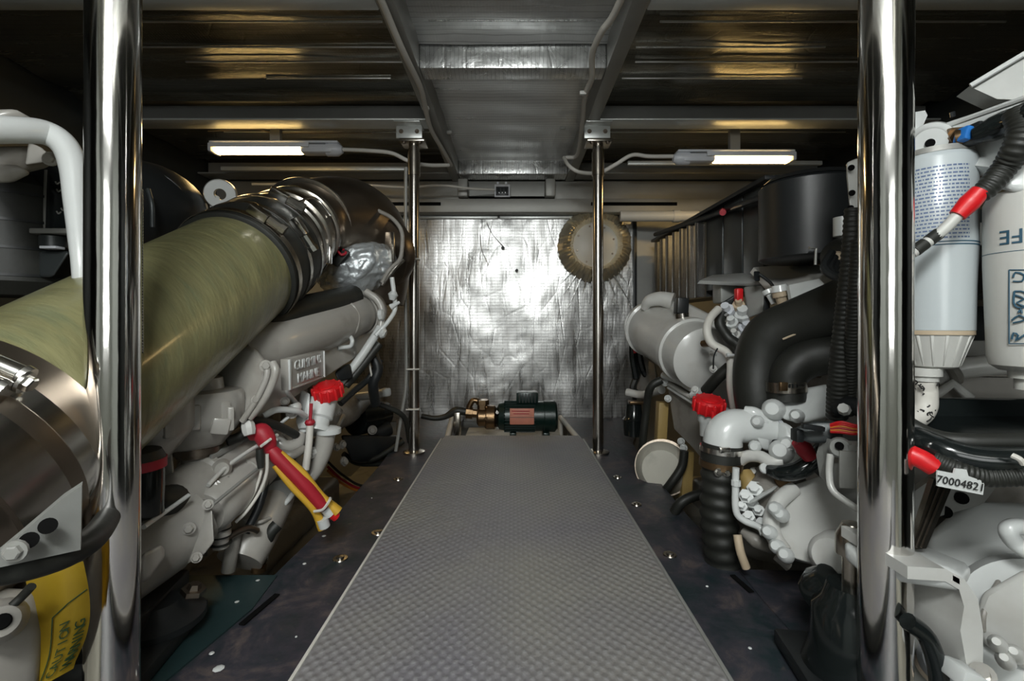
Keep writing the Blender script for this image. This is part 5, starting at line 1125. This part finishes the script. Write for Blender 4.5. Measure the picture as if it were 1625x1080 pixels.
LA('drum_rim', 'steel_dark', dm, (1052, 741, 1.545), (1052, 741, 1.53), [(0, 0.088), (1, 0.088)], 32)
sm = thing('bilge_pump', 'small dark pump in the corner beyond the slim post near hatch', 'pump', (1006, 700, 1.95))
LA('pump_body', 'gloss_black', sm, (1006, 690, 1.95), (1006, 640, 1.95), [(0, 0.04), (0.5, 0.045), (0.6, 0.035), (1, 0.03)], 20)
BX('pump_bracket', 'brass', sm, (1010, 638, 1.93), (0.06, 0.04, 0.012), bev=0.002)

# black folded panels and air filter behind the engine top
fp = thing('folded_panel_box', 'long dark grey cover with vertical folds behind the engine top', 'cover', Vector((0.76, 1.9, 0.12)))
xs = 0.72
for i, (ya, yb) in enumerate(((1.375, 1.50), (1.505, 1.64), (1.645, 1.79))):
    BX('flat_panel', 'dark_panel', fp, Vector((xs+0.01, (ya+yb)/2, 0.265)), (0.02, yb-ya-0.004, 0.29), bev=0.003)
bm = bmesh.new(); ny = 96; ring = []
y0, y1 = 1.80, 2.42
for k_ in range(ny+1):
    y = y0+(y1-y0)*k_/ny; dx = 0.013*math.cos((y-y0)/0.088*2*PI)
    ring.append((bm.verts.new((xs+dx-0.006, y, 0.10)), bm.verts.new((xs+dx-0.006, y, 0.40)), bm.verts.new((xs+0.05, y, 0.40)), bm.verts.new((xs+0.05, y, 0.10))))
for a, b in zip(ring, ring[1:]):
    for q in range(4): bm.faces.new((a[q], a[(q+1) % 4], b[(q+1) % 4], b[q]))
bm.faces.new(ring[0]); bm.faces.new(ring[-1])
obj('folded_sheet', bm, 'fold', fp, label='glossy corrugated dark sheet')
BX('top_lip', 'black', fp, Vector((xs+0.03, 1.88, 0.412)), (0.10, 1.1, 0.014), rx(0.6), 0.003)
BX('core', 'black', fp, Vector((xs+0.09, 1.9, 0.25)), (0.12, 1.04, 0.30), bev=0.003)
LA('red_button', 'red_dark', fp, (1147, 336, 1.58), (1147, 337, 1.545), [(0, 0.012), (1, 0.010)], 14)
T('lip_cable', 'black', fp, [(1040, 372, 2.25), (1080, 358, 2.0), (1140, 338, 1.65), (1200, 316, 1.35), (1290, 290, 1.12)], 0.010, 10)
for q in range(5):
    T('loose_strand', 'orange' if q % 2 else 'beige', fp, [(1160, 332, 1.50), (1180+q*3, 324-q*2, 1.42), (1200+q*6, 312+q*3, 1.36)], 0.0022, 5)
aw = thing('air_filter', 'big black cylinder air filter beside the foreground post', 'air filter', (1275, 430, 1.10))
LA('canister', 'black', aw, (1284, 414, 1.14), (1284, 292, 1.14), [(0, 0.100), (0.03, 0.108), (0.96, 0.108), (1, 0.100)], 56)
LA('top_cap', 'black', aw, (1284, 292, 1.14), (1284, 284, 1.14), [(0, 0.104), (1, 0.09)], 48)
T('filter_latch', 'alu_dark', aw, [(1284, 393, 1.03), (1295, 394, 1.03), (1294, 420, 1.03)], 0.003, 6, 0)
LA('outlet_boot', 'rubber', aw, (1325, 405, 1.0), (1365, 415, 0.92), [(0, 0.03), (0.3, 0.042), (0.7, 0.042), (1, 0.03)], 24)
LA('boot_end', 'beige', aw, (1330, 412, 0.94), (1327, 412, 0.925), [(0, 0.018), (1, 0.014)], 18)
LA('pale_canister', 'white_bright', aw, (1336, 375, 1.0), (1336, 345, 1.0), [(0, 0.016), (1, 0.016)], 18)

# ------------------------------------------------------------------ filter rail, fuel filters
rail = thing('filter_rail', 'white slanting cast rail with bolt boss that carries the fuel filters', 'bracket', (1560, 240, 0.66))
PL('rail_body', 'white_bright', rail, [(1440, 215, 0.78), (1470, 205, 0.76), (1606, 160, 0.62), (1700, 130, 0.55), (1700, 285, 0.55), (1606, 268, 0.62), (1540, 262, 0.66), (1440, 262, 0.74)], (0.01, 0.035, 0), 0.004)
T('rail_top', 'white_bright', rail, [(1460, 215, 0.745), (1606, 163, 0.61), (1700, 130, 0.54)], 0.004, 8, 0)
LA('boss', 'white_bright', rail, (1478, 226, 0.735), (1476, 227, 0.69), [(0, 0.030), (0.7, 0.028), (0.8, 0.022), (1, 0.020)], 32)
LA('boss_hole', 'hole', rail, (1476, 227, 0.6895), (1476, 227, 0.6875), [(0, 0.006), (1, 0.006)], 16)
PL('knob_lug', 'white_bright', rail, [(1440, 190, 0.74), (1450, 178, 0.74), (1468, 175, 0.74), (1472, 183, 0.74), (1462, 205, 0.74), (1448, 215, 0.74), (1438, 215, 0.74)], (0, 0.02, 0), 0.006)
LA('fitting_nut', 'brass', rail, (1512, 220, 0.685), (1524, 217, 0.67), [(0, 0.016), (0.6, 0.016), (0.6, 0.013), (1, 0.013)], 6)
sh = PL('filter_rail_shroud', 'grey_paint', None, [(1538, 137, 0.66), (1700, 40, 0.60), (1700, 165, 0.60), (1660, 160, 0.61), (1582, 157, 0.64)], (0.01, 0.03, 0.0), 0.002)
sh.name = 'shroud_plate'
tag(sh, 'flat white angled plate above the rail of fuel filters', 'plate')
T('plate_edge', 'white_bright', sh, [(1540, 136, 0.655), (1700, 41, 0.597)], 0.0035, 8, 0)

def rows_of_print(bm, axp, axd, R, z0, z1, a0, a1, pitch, rr, hgt=0.0022):
    """tiny rows of print round a cylinder"""
    z = z0
    while z > z1:
        a = a0
        while a < a1:
            w_ = rr.uniform(0.03, 0.12); e_ = min(a1, a+w_)
            n_ = 3; vs_ = []
            for k_ in range(n_+1):
                t_ = a+(e_-a)*k_/n_
                vs_.append((bm.verts.new(axp+Vector((math.sin(t_)*R, -math.cos(t_)*R, z))), bm.verts.new(axp+Vector((math.sin(t_)*R, -math.cos(t_)*R, z+hgt)))))
            for p_, q_ in zip(vs_, vs_[1:]): bm.faces.new((p_[0], q_[0], q_[1], p_[1]))
            a = e_+0.03
        z -= pitch
ff = thing('fuel_filter', 'white canister fuel filter with rows of blue print and a white bowl', 'filter', v(1482, 604, 0.70), 'fuel filters')
fc = v(1484, 400, 0.70); fr = 0.047
zt = (VY-250)/F*0.70; zb = (VY-526)/F*0.70
LA('canister', 'filter_paint', ff, Vector((fc.x, fc.y, zb)), Vector((fc.x, fc.y, zt)), [(0, fr*0.88), (0.01, fr*0.93), (0.25, fr*0.95), (0.5, fr), (0.96, fr), (0.985, fr*0.95), (1, fr*0.85)], 64)
LA('top_seal', 'alu_dark', ff, Vector((fc.x, fc.y, zt-0.002)), Vector((fc.x, fc.y, zt+0.006)), [(0, fr*0.93), (1, fr*0.90)], 48)
bm = bmesh.new(); rr = random.Random(5)
rows_of_print(bm, Vector((fc.x, fc.y, 0)), None, fr*1.006, zt-0.026, zt-0.125, -1.42, 0.12, 0.0052, rr)
obj('printed_rows', bm, 'ink_blue', ff, smooth=False, kind='stuff')
for zz in (zt-0.130, zt-0.134): LA('printed_band', 'ink_navy', ff, Vector((fc.x, fc.y, zz)), Vector((fc.x, fc.y, zz+0.0016)), [(0, fr*0.99), (0, fr*1.007), (1, fr*1.007), (1, fr*0.99)], 64, open_=True)
LA('bowl_ring', 'beige', ff, Vector((fc.x, fc.y, zb-0.004)), Vector((fc.x, fc.y, zb+0.002)), [(0, fr*0.92), (1, fr*0.92)], 48)
zl = (VY-583)/F*0.70
LA('bowl', 'white_plastic', ff, Vector((fc.x, fc.y, zl)), Vector((fc.x, fc.y, zb-0.003)), [(0, fr*0.45), (0.06, fr*0.58), (0.5, fr*0.72), (1, fr*0.88)], 48)
for q in range(9):
    a_ = -1.6+q*0.4
    HU('bowl_rib', 'white_plastic', ff, [Vector((fc.x+math.sin(a_+s_*w_)*r_, fc.y-math.cos(a_+s_*w_)*r_, z_)) for s_ in (-1, 1) for (r_, z_, w_) in ((fr*0.60, zl+0.004, 0.03), (fr*0.90, zb-0.005, 0.05), (fr*0.70, zb-0.005, 0.05), (fr*0.45, zl+0.004, 0.03))], 0.0008, 1)
LA('bowl_neck', 'white_plastic', ff, v(1468, 604, 0.70), v(1468, 583, 0.70), [(0, 0.016), (0.4, 0.016), (0.4, 0.020), (1, 0.020)], 20)
mh = thing('marbled_hose', 'white hose with black marbled marks curling under the ribbed filter bowl', 'hose', (1460, 672, 0.69))
T('hose_wall', 'hose_white', mh, [(1467, 604, 0.70), (1469, 625, 0.70), (1468, 645, 0.69), (1458, 660, 0.69), (1440, 666, 0.69)], 0.0145, 20)
rr = random.Random(3)
for q in range(26):
    t_ = rr.random(); P_ = [(1467, 606), (1469, 625), (1468, 645), (1458, 660), (1444, 666)]
    k_ = min(3, int(t_*4)); f_ = t_*4-k_; cx_ = P_[k_][0]*(1-f_)+P_[k_+1][0]*f_; cy_ = P_[k_][1]*(1-f_)+P_[k_+1][1]*f_
    c_ = v(cx_, cy_, 0.695 if k_ < 2 else 0.69); u_ = -c_.normalized(); s_ = u_.cross(Vector((0, 0, 1))).normalized()
    th, dz_ = rr.uniform(-1.1, 1.1), rr.uniform(-0.004, 0.004)
    P2 = [c_+(s_*math.sin(th+w_)+u_*math.cos(th+w_))*0.0150+Vector((0, 0, h_)) for w_, h_ in ((0, 0), (rr.uniform(-0.3, 0.3), dz_), (rr.uniform(-0.5, 0.5), dz_*2))]
    T('black_mark', 'ink_black', mh, P2, 0.0010, 5, 2)

f2 = thing('fuel_filter', 'white canister fuel filter with upside-down navy lettering and framed pictures', 'filter', v(1640, 620, 0.62), 'fuel filters')
gx = v(1644, 400, 0.62); gr = 0.050
zt2 = (VY-305)/F*0.62; zb2 = (VY-588)/F*0.62
LA('canister', 'white_plastic', f2, Vector((gx.x, gx.y, zb2)), Vector((gx.x, gx.y, zt2)), [(0, gr*0.7), (0.03, gr*0.88), (0.08, gr*0.93), (0.6, gr), (0.95, gr), (1, gr*0.9)], 64)
LA('drain_boss', 'white_plastic', f2, v(1640, 618, 0.62), v(1640, 588, 0.62), [(0, 0.018), (0.6, 0.018), (0.6, 0.024), (1, 0.024)], 24)
def on2(px, py, want_angle=False):
    """the point of the second canister's skin that lies on the ray through that place, on its room side"""
    best = min((abs(VX+F*(gx.x+math.sin(a_)*gr)/(gx.y-math.cos(a_)*gr)-px), a_) for a_ in [-2.35+i_*0.005 for i_ in range(340)])[1]
    if want_angle: return best
    x_, y_ = gx.x+math.sin(best)*gr*1.012, gx.y-math.cos(best)*gr*1.012
    return Vector((x_, y_, (VY-py)/F*y_))
Oa = on2(1621, 372); aa_ = on2(1621, 372, True)
TX('canister_lettering', 'ink_navy', f2, 'LIFE', Oa, (-math.cos(aa_), -math.sin(aa_), 0), (0, 0, -1), 0.026, wrap=(Vector((gx.x, gx.y, 0)), Vector((0, 0, 1))))
for (a, b_) in (((1602, 428), (1640, 428)), ((1602, 545), (1640, 545)), ((1602, 428), (1602, 545))):
    T('picture_frame', 'ink_navy', f2, [on2(a[0]+(b_[0]-a[0])*t_/4, a[1]+(b_[1]-a[1])*t_/4) for t_ in range(5)], 0.0007, 5, 0)
for P_ in ([(1608, 440), (1612, 432), (1625, 436), (1622, 446), (1608, 446)], [(1610, 462), (1609, 480), (1616, 488), (1630, 484), (1628, 464), (1610, 462)], [(1606, 508), (1618, 500), (1628, 507), (1608, 512)], [(1606, 538), (1609, 528), (1616, 532), (1612, 540), (1622, 534), (1630, 528)], [(1612, 468), (1626, 474), (1614, 480), (1626, 486)], [(1616, 496), (1620, 490), (1622, 497)]):
    T('printed_picture', 'ink_navy', f2, [on2(*p) for p in P_], 0.0011, 6, 2)
LA('printed_band', 'ink_navy', f2, Vector((gx.x, gx.y, (VY-395)/F*0.585)), Vector((gx.x, gx.y, (VY-394)/F*0.585)), [(0, gr*0.99), (0, gr*1.008), (1, gr*1.008), (1, gr*0.99)], 64, open_=True)
HU('filter_head', 'white_bright', f2, [(1575, 262, 0.62), (1700, 255, 0.58), (1700, 305, 0.58), (1600, 305, 0.60), (1575, 300, 0.64), (1580, 262, 0.70), (1700, 300, 0.70)], 0.008)

# cable with red sleeve in front of the canister
cf = thing('sensor_cable_loom', 'black corrugated cable with blue plug and red sleeve crossing the fuel filter', 'cable', (1560, 300, 0.60))
T('loom', 'gloss_black', cf, [(1545, 216, 0.645), (1575, 205, 0.63), (1600, 195, 0.615), (1622, 190, 0.60)], [0.010, 0.016, 0.017, 0.018], 16)
T('loom', 'rubber', cf, [(1622, 175, 0.585), (1628, 205, 0.58), (1615, 235, 0.585), (1595, 265, 0.60), (1570, 295, 0.605), (1552, 310, 0.61)], [0.018, 0.017, 0.015, 0.013, 0.012, 0.011], 16, ribs=(0.006, 0.0012))
T('loom', 'gloss_black', cf, [(1622, 190, 0.59), (1660, 170, 0.56), (1710, 160, 0.53)], 0.018, 16)
T('red_sleeve', 'red', cf, [(1556, 303, 0.607), (1538, 322, 0.612), (1519, 342, 0.617)], [0.0105, 0.0120, 0.0095], 16)
T('white_cable', 'white_plastic', cf, [(1521, 340, 0.617), (1500, 362, 0.622), (1472, 384, 0.628), (1446, 402, 0.632)], 0.0070, 14)
for (a, b_) in (((1490, 370), (1474, 382)), ((1468, 386), (1452, 398))):
    d_ = 0.6225+(1500-a[0])*0.00012
    T('black_band', 'rubber', cf, [(a[0], a[1], d_+0.0018), (b_[0], b_[1], d_+0.0034)], 0.0078, 14, 0)
BX('blue_plug', 'blue', cf, (1533, 215, 0.655), (0.018, 0.02, 0.020), ry(15), 0.003)
BX('plug_tail', 'black', cf, (1546, 213, 0.65), (0.014, 0.024, 0.028), ry(15), 0.003)
LA('plug_base', 'brass', cf, (1518, 220, 0.665), (1528, 217, 0.66), [(0, 0.012), (1, 0.012)], 10)
for p, q in (((1576, 190), (1578, 220)), ((1594, 232), (1612, 246)), ((1604, 180), (1607, 210))):
    pass
T('tie_tail', 'black', cf, [(1512, 185, 0.62), (1511, 178, 0.62)], 0.003, 6, 0)
ci_ = 0
# shelf and dark recess behind the filters
rc = thing('shelf_rack', 'white shelf edge and dark frames in the recess between fuel filters', 'rack', (1560, 560, 0.9))
BX('rack_bar', 'white_dirty_shaded', rc, (1560, 408, 0.92), (0.30, 0.03, 0.022), bev=0.003)
BX('rack_bar', 'grey_paint', rc, (1560, 375, 0.95), (0.34, 0.03, 0.05), bev=0.003)
BX('rack_back', 'black', rc, (1570, 460, 1.02), (0.40, 0.02, 0.34), bev=0.002)
BX('rack_bar', 'steel_dark', rc, (1560, 480, 0.95), (0.34, 0.03, 0.014), bev=0.003)
BX('rack_bar', 'alu_dark', rc, (1560, 552, 0.93), (0.34, 0.03, 0.03), bev=0.003)
LA('coil', 'black', rc, (1540, 430, 0.92), (1580, 430, 0.92), [(0, 0.05), (1, 0.05)], 24)
T('white_pipe', 'white', rc, [(1480, 598, 0.85), (1505, 588, 0.84), (1560, 580, 0.82), (1620, 575, 0.80)], 0.018, 18)
LA('pipe_union', 'white_dirty_shaded', rc, (1500, 592, 0.835), (1516, 586, 0.83), [(0, 0.020), (0.3, 0.025), (0.7, 0.025), (1, 0.020)], 18)
PL('pale_cover', 'white_dirty_shaded', rc, [(1450, 605, 0.86), (1530, 598, 0.84), (1650, 600, 0.80), (1650, 640, 0.80), (1450, 636, 0.86)], (0, 0.02, 0), 0.003)
T('pale_rib', 'white', rc, [(1480, 630, 0.83), (1512, 608, 0.82), (1540, 632, 0.81)], 0.008, 10, 0)

# black tray and cable loop below filters
by = thing('cable_tray', 'black tray under the white hose holding looped black cables', 'tray', (1540, 740, 0.62))
BX('tray_back', 'gloss_black', by, (1560, 660, 0.74), (0.30, 0.02, 0.055), bev=0.004)
PL('tray_floor', 'gloss_black', by, [Vector((0.525, 0.60, -0.155)), Vector((0.60, 0.53, -0.150)), Vector((0.80, 0.50, -0.150)), Vector((0.80, 0.76, -0.140)), Vector((0.64, 0.76, -0.140))], (0, 0, -0.012), 0.004)
bc = thing('cable_loop', 'thick black cables sweeping round the front of the tray', 'cable', (1540, 740, 0.56))
T('cable', 'gloss_black', bc, [(1440, 690, 0.62), (1490, 712, 0.58), (1550, 728, 0.56), (1640, 732, 0.54)], 0.016, 16)
T('cable', 'rubber', bc, [(1440, 672, 0.62), (1480, 692, 0.60), (1530, 700, 0.58), (1640, 700, 0.56)], 0.010, 16)
T('cable', 'rubber', bc, [(1480, 728, 0.575), (1520, 745, 0.56), (1570, 756, 0.55), (1650, 752, 0.53)], 0.011, 16, ribs=(0.005, 0.001))
T('red_sleeve', 'red', bc, [(1440, 718, 0.585), (1462, 728, 0.575), (1482, 740, 0.57)], 0.0115, 16, 0)
T('yellow_tie', 'hose_white', bc, [(1606, 722, 0.525), (1618, 728, 0.52), (1624, 736, 0.52)], 0.003, 8)
tg = thing('tag_label', 'small white tag with black print clipped on the looped cables', 'tag', (1525, 782, 0.545))
PL('tag_plate', 'white_bright', tg, [(1488, 746, 0.55), (1514, 751, 0.548), (1516, 743, 0.548), (1534, 745, 0.546), (1537, 755, 0.546), (1560, 763, 0.544), (1562, 768, 0.544), (1560, 785, 0.544), (1488, 771, 0.55)], (0, 0.002, 0), 0.0006)
R_ = (v(1558, 775, 0.544)-v(1492, 762, 0.55)).normalized(); U_ = Vector((0, 0, 1)); U_ = (U_-R_*U_.dot(R_)).normalized()
TX('tag_print', 'ink_black', tg, '70004821', v(1524, 767, 0.5455), R_, U_, 0.0125)

# ------------------------------------------------------------------ gearbox near the foot of the post
gb = thing('gearbox', 'large white gearbox casting below the looped black cables', 'gearbox', Vector((0.66, 0.62, -0.80)))
HU('gear_case', 'white_bright', gb, [(1470, 850, 0.74), (1520, 806, 0.76), (1560, 795, 0.74), (1640, 800, 0.70), (1720, 900, 0.62), (1720, 1100, 0.60), (1560, 1100, 0.66), (1470, 950, 0.70), (1520, 806, 0.95), (1720, 800, 0.9), (1720, 1100, 0.9), (1470, 1000, 0.9)], 0.03, 5)
HU('gear_nose', 'white', gb, [(1560, 940, 0.60), (1620, 905, 0.58), (1720, 900, 0.54), (1720, 1080, 0.54), (1620, 1060, 0.58), (1560, 1020, 0.60), (1545, 985, 0.61), (1560, 940, 0.70), (1720, 905, 0.70), (1600, 1050, 0.70)], 0.025, 5)
LA('nose_rim', 'white_bright', gb, (1668, 1010, 0.58), (1662, 1005, 0.62), [(0, 0.085), (0.3, 0.092), (1, 0.094)], 48)
for px, py in ((1597, 1050), (1612, 1040), (1585, 1025)):
    LA('nose_lug', 'white', gb, (px, py, 0.565), (px-4, py-8, 0.55), [(0, 0.009), (0.6, 0.009), (1, 0.004)], 14)
T('case_seam', 'white_dirty_shaded', gb, [(1600, 900, 0.64), (1580, 930, 0.62), (1562, 970, 0.60), (1560, 1000, 0.6)], 0.003, 8)
PL('stay_plate', 'steel_tarnished', gb, [(1482, 760, 0.64), (1515, 762, 0.64), (1470, 870, 0.60), (1446, 872, 0.60)], (0, 0.008, 0), 0.002, label='bare metal stay strip')
for w_ in (0.35, 0.65):
    T('stay_groove', 'steel_dark', gb, [v(1482+33*w_, 765, 0.635), v(1446+24*w_, 868, 0.596)], 0.0012, 6, 0)
PL('back_web', 'alu_dark', gb, [(1450, 780, 0.72), (1500, 745, 0.74), (1590, 760, 0.74), (1560, 800, 0.74), (1500, 815, 0.74), (1450, 830, 0.72)], (0, 0.01, 0), 0.002)
for p in ((1526, 790, 0.735), (1500, 812, 0.735)): LA('web_hole', 'hole', gb, p, (p[0], p[1], p[2]-0.006), [(0, 0.009), (1, 0.009)], 14)
T('case_pipe', 'white_bright', gb, [(1640, 840, 0.60), (1612, 835, 0.60), (1600, 842, 0.6), (1612, 862, 0.6), (1640, 880, 0.59)], 0.010)
# heavy mounting foot
mf = thing('engine_mount', 'white arched engine mount foot over a dark rubber mount', 'mount', Vector((0.44, 0.58, -0.50)))
HU('mount_top', 'white_bright', mf, [Vector((p_.x, p_.y, p_.z-dz_)) for p_ in [v(*q_) for q_ in ((1340, 856, 0.655), (1350, 845, 0.67), (1342, 868, 0.635), (1372, 893, 0.60), (1447, 900, 0.56), (1505, 900, 0.545), (1530, 914, 0.545), (1540, 895, 0.60), (1450, 858, 0.68))] for dz_ in (0, 0.018)], 0.006)
PL('mount_arch', 'white', mf, [(1440, 918, 0.545), (1500, 922, 0.545), (1522, 935, 0.545), (1530, 962, 0.545), (1524, 1000, 0.545), (1532, 1045, 0.545), (1545, 1100, 0.545), (1560, 1100, 0.545), (1560, 1000, 0.545), (1552, 950, 0.545), (1530, 918, 0.545), (1500, 902, 0.545), (1440, 898, 0.545)], (0, 0.11, 0), 0.006)
PL('mount_web', 'grey_paint', mf, [(1440, 940, 0.62), (1525, 930, 0.62), (1528, 1100, 0.62), (1440, 1100, 0.62)], (0, 0.02, 0), 0.003)
T('web_gasket', 'gloss_black', mf, [(1440, 985, 0.56), (1470, 1010, 0.56), (1488, 1060, 0.56), (1492, 1110, 0.56)], 0.010, 12)
LA('web_port', 'lens', mf, (1500, 1050, 0.60), (1498, 1050, 0.585), [(0, 0.028), (0.6, 0.026), (1, 0.020)], 28)
LA('port_ring', 'steel_dark', mf, (1503, 1050, 0.605), (1502, 1050, 0.60), [(0, 0.034), (1, 0.034)], 28)
BX('foot_nut', 'white_bright', mf, (1530, 1070, 0.54), (0.03, 0.03, 0.02), ry(20), 0.004)
LA('foot_washer', 'clamp', mf, (1560, 1072, 0.535), (1559, 1066, 0.53), [(0, 0.012), (0.5, 0.012), (0.5, 0.007), (1, 0.006)], 14)
rm = thing('rubber_mount', 'black rubber mount with pale maker tag standing on the dark plate', 'mount', at_z(1340, 1040, -0.49))
cm = v(1352, 985, 0.66)
LA('mount_body', 'gloss_black', rm, Vector((cm.x, cm.y, -0.497)), Vector((cm.x, cm.y, -0.36)), [(0, 0.060), (0.15, 0.062), (0.4, 0.050), (0.75, 0.048), (0.85, 0.036), (1, 0.03)], 36)
LA('mount_stud', 'steel_tarnished', rm, Vector((cm.x, cm.y, -0.36)), Vector((cm.x, cm.y, -0.275)), [(0, 0.012), (0.5, 0.012), (0.5, 0.02), (0.8, 0.02), (1, 0.012)], 12)
BX('mount_base', 'black', rm, Vector((cm.x-0.01, cm.y-0.02, -0.485)), (0.13, 0.20, 0.022), rz(-8), 0.004)
tp = PL('mount_tag', 'white_dirty_shaded', rm, [at_z(1308, 975, -0.474), at_z(1314, 974, -0.474), at_z(1342, 1018, -0.474), at_z(1340, 1025, -0.474), at_z(1334, 1022, -0.474), at_z(1306, 982, -0.474)], (0, 0, 0.002), 0.0004, label='pale narrow rating tag')
for px, py in ((1331, 970), (1353, 961), (1349, 975)):
    bolt(rm, at_z(px, py, -0.455), (0, -0.3, 1), 0.006, 'clamp')
LA('mount_lobe', 'gloss_black', rm, v(1300, 950, 0.74), v(1330, 930, 0.72), [(0, 0.035), (0.5, 0.04), (1, 0.035)], 24)
rm2 = thing('rubber_mount', 'black rubber mount with brown marks on the dark green plate', 'mount', at_z(300, 1000, -0.49))
cm = v(268, 980, 0.70)
LA('mount_body', 'black', rm2, Vector((cm.x-0.06, cm.y+0.06, -0.474)), Vector((cm.x-0.06, cm.y+0.06, -0.44)), [(0, 0.065), (0.3, 0.065), (0.6, 0.045), (1, 0.03)], 36)
BX('mount_base', 'black', rm2, Vector((cm.x-0.07, cm.y, -0.485)), (0.13, 0.24, 0.022), rz(8), 0.004)
LA('mount_eye', 'steel_dark', rm2, v(306, 940, 0.78), v(310, 925, 0.78), [(0, 0.018), (0.5, 0.018), (0.5, 0.011), (1, 0.008)], 6)
BX('mount_bar', 'black', rm2, Vector((cm.x-0.08, cm.y+0.03, -0.455)), (0.06, 0.24, 0.04), rz(10), 0.006)
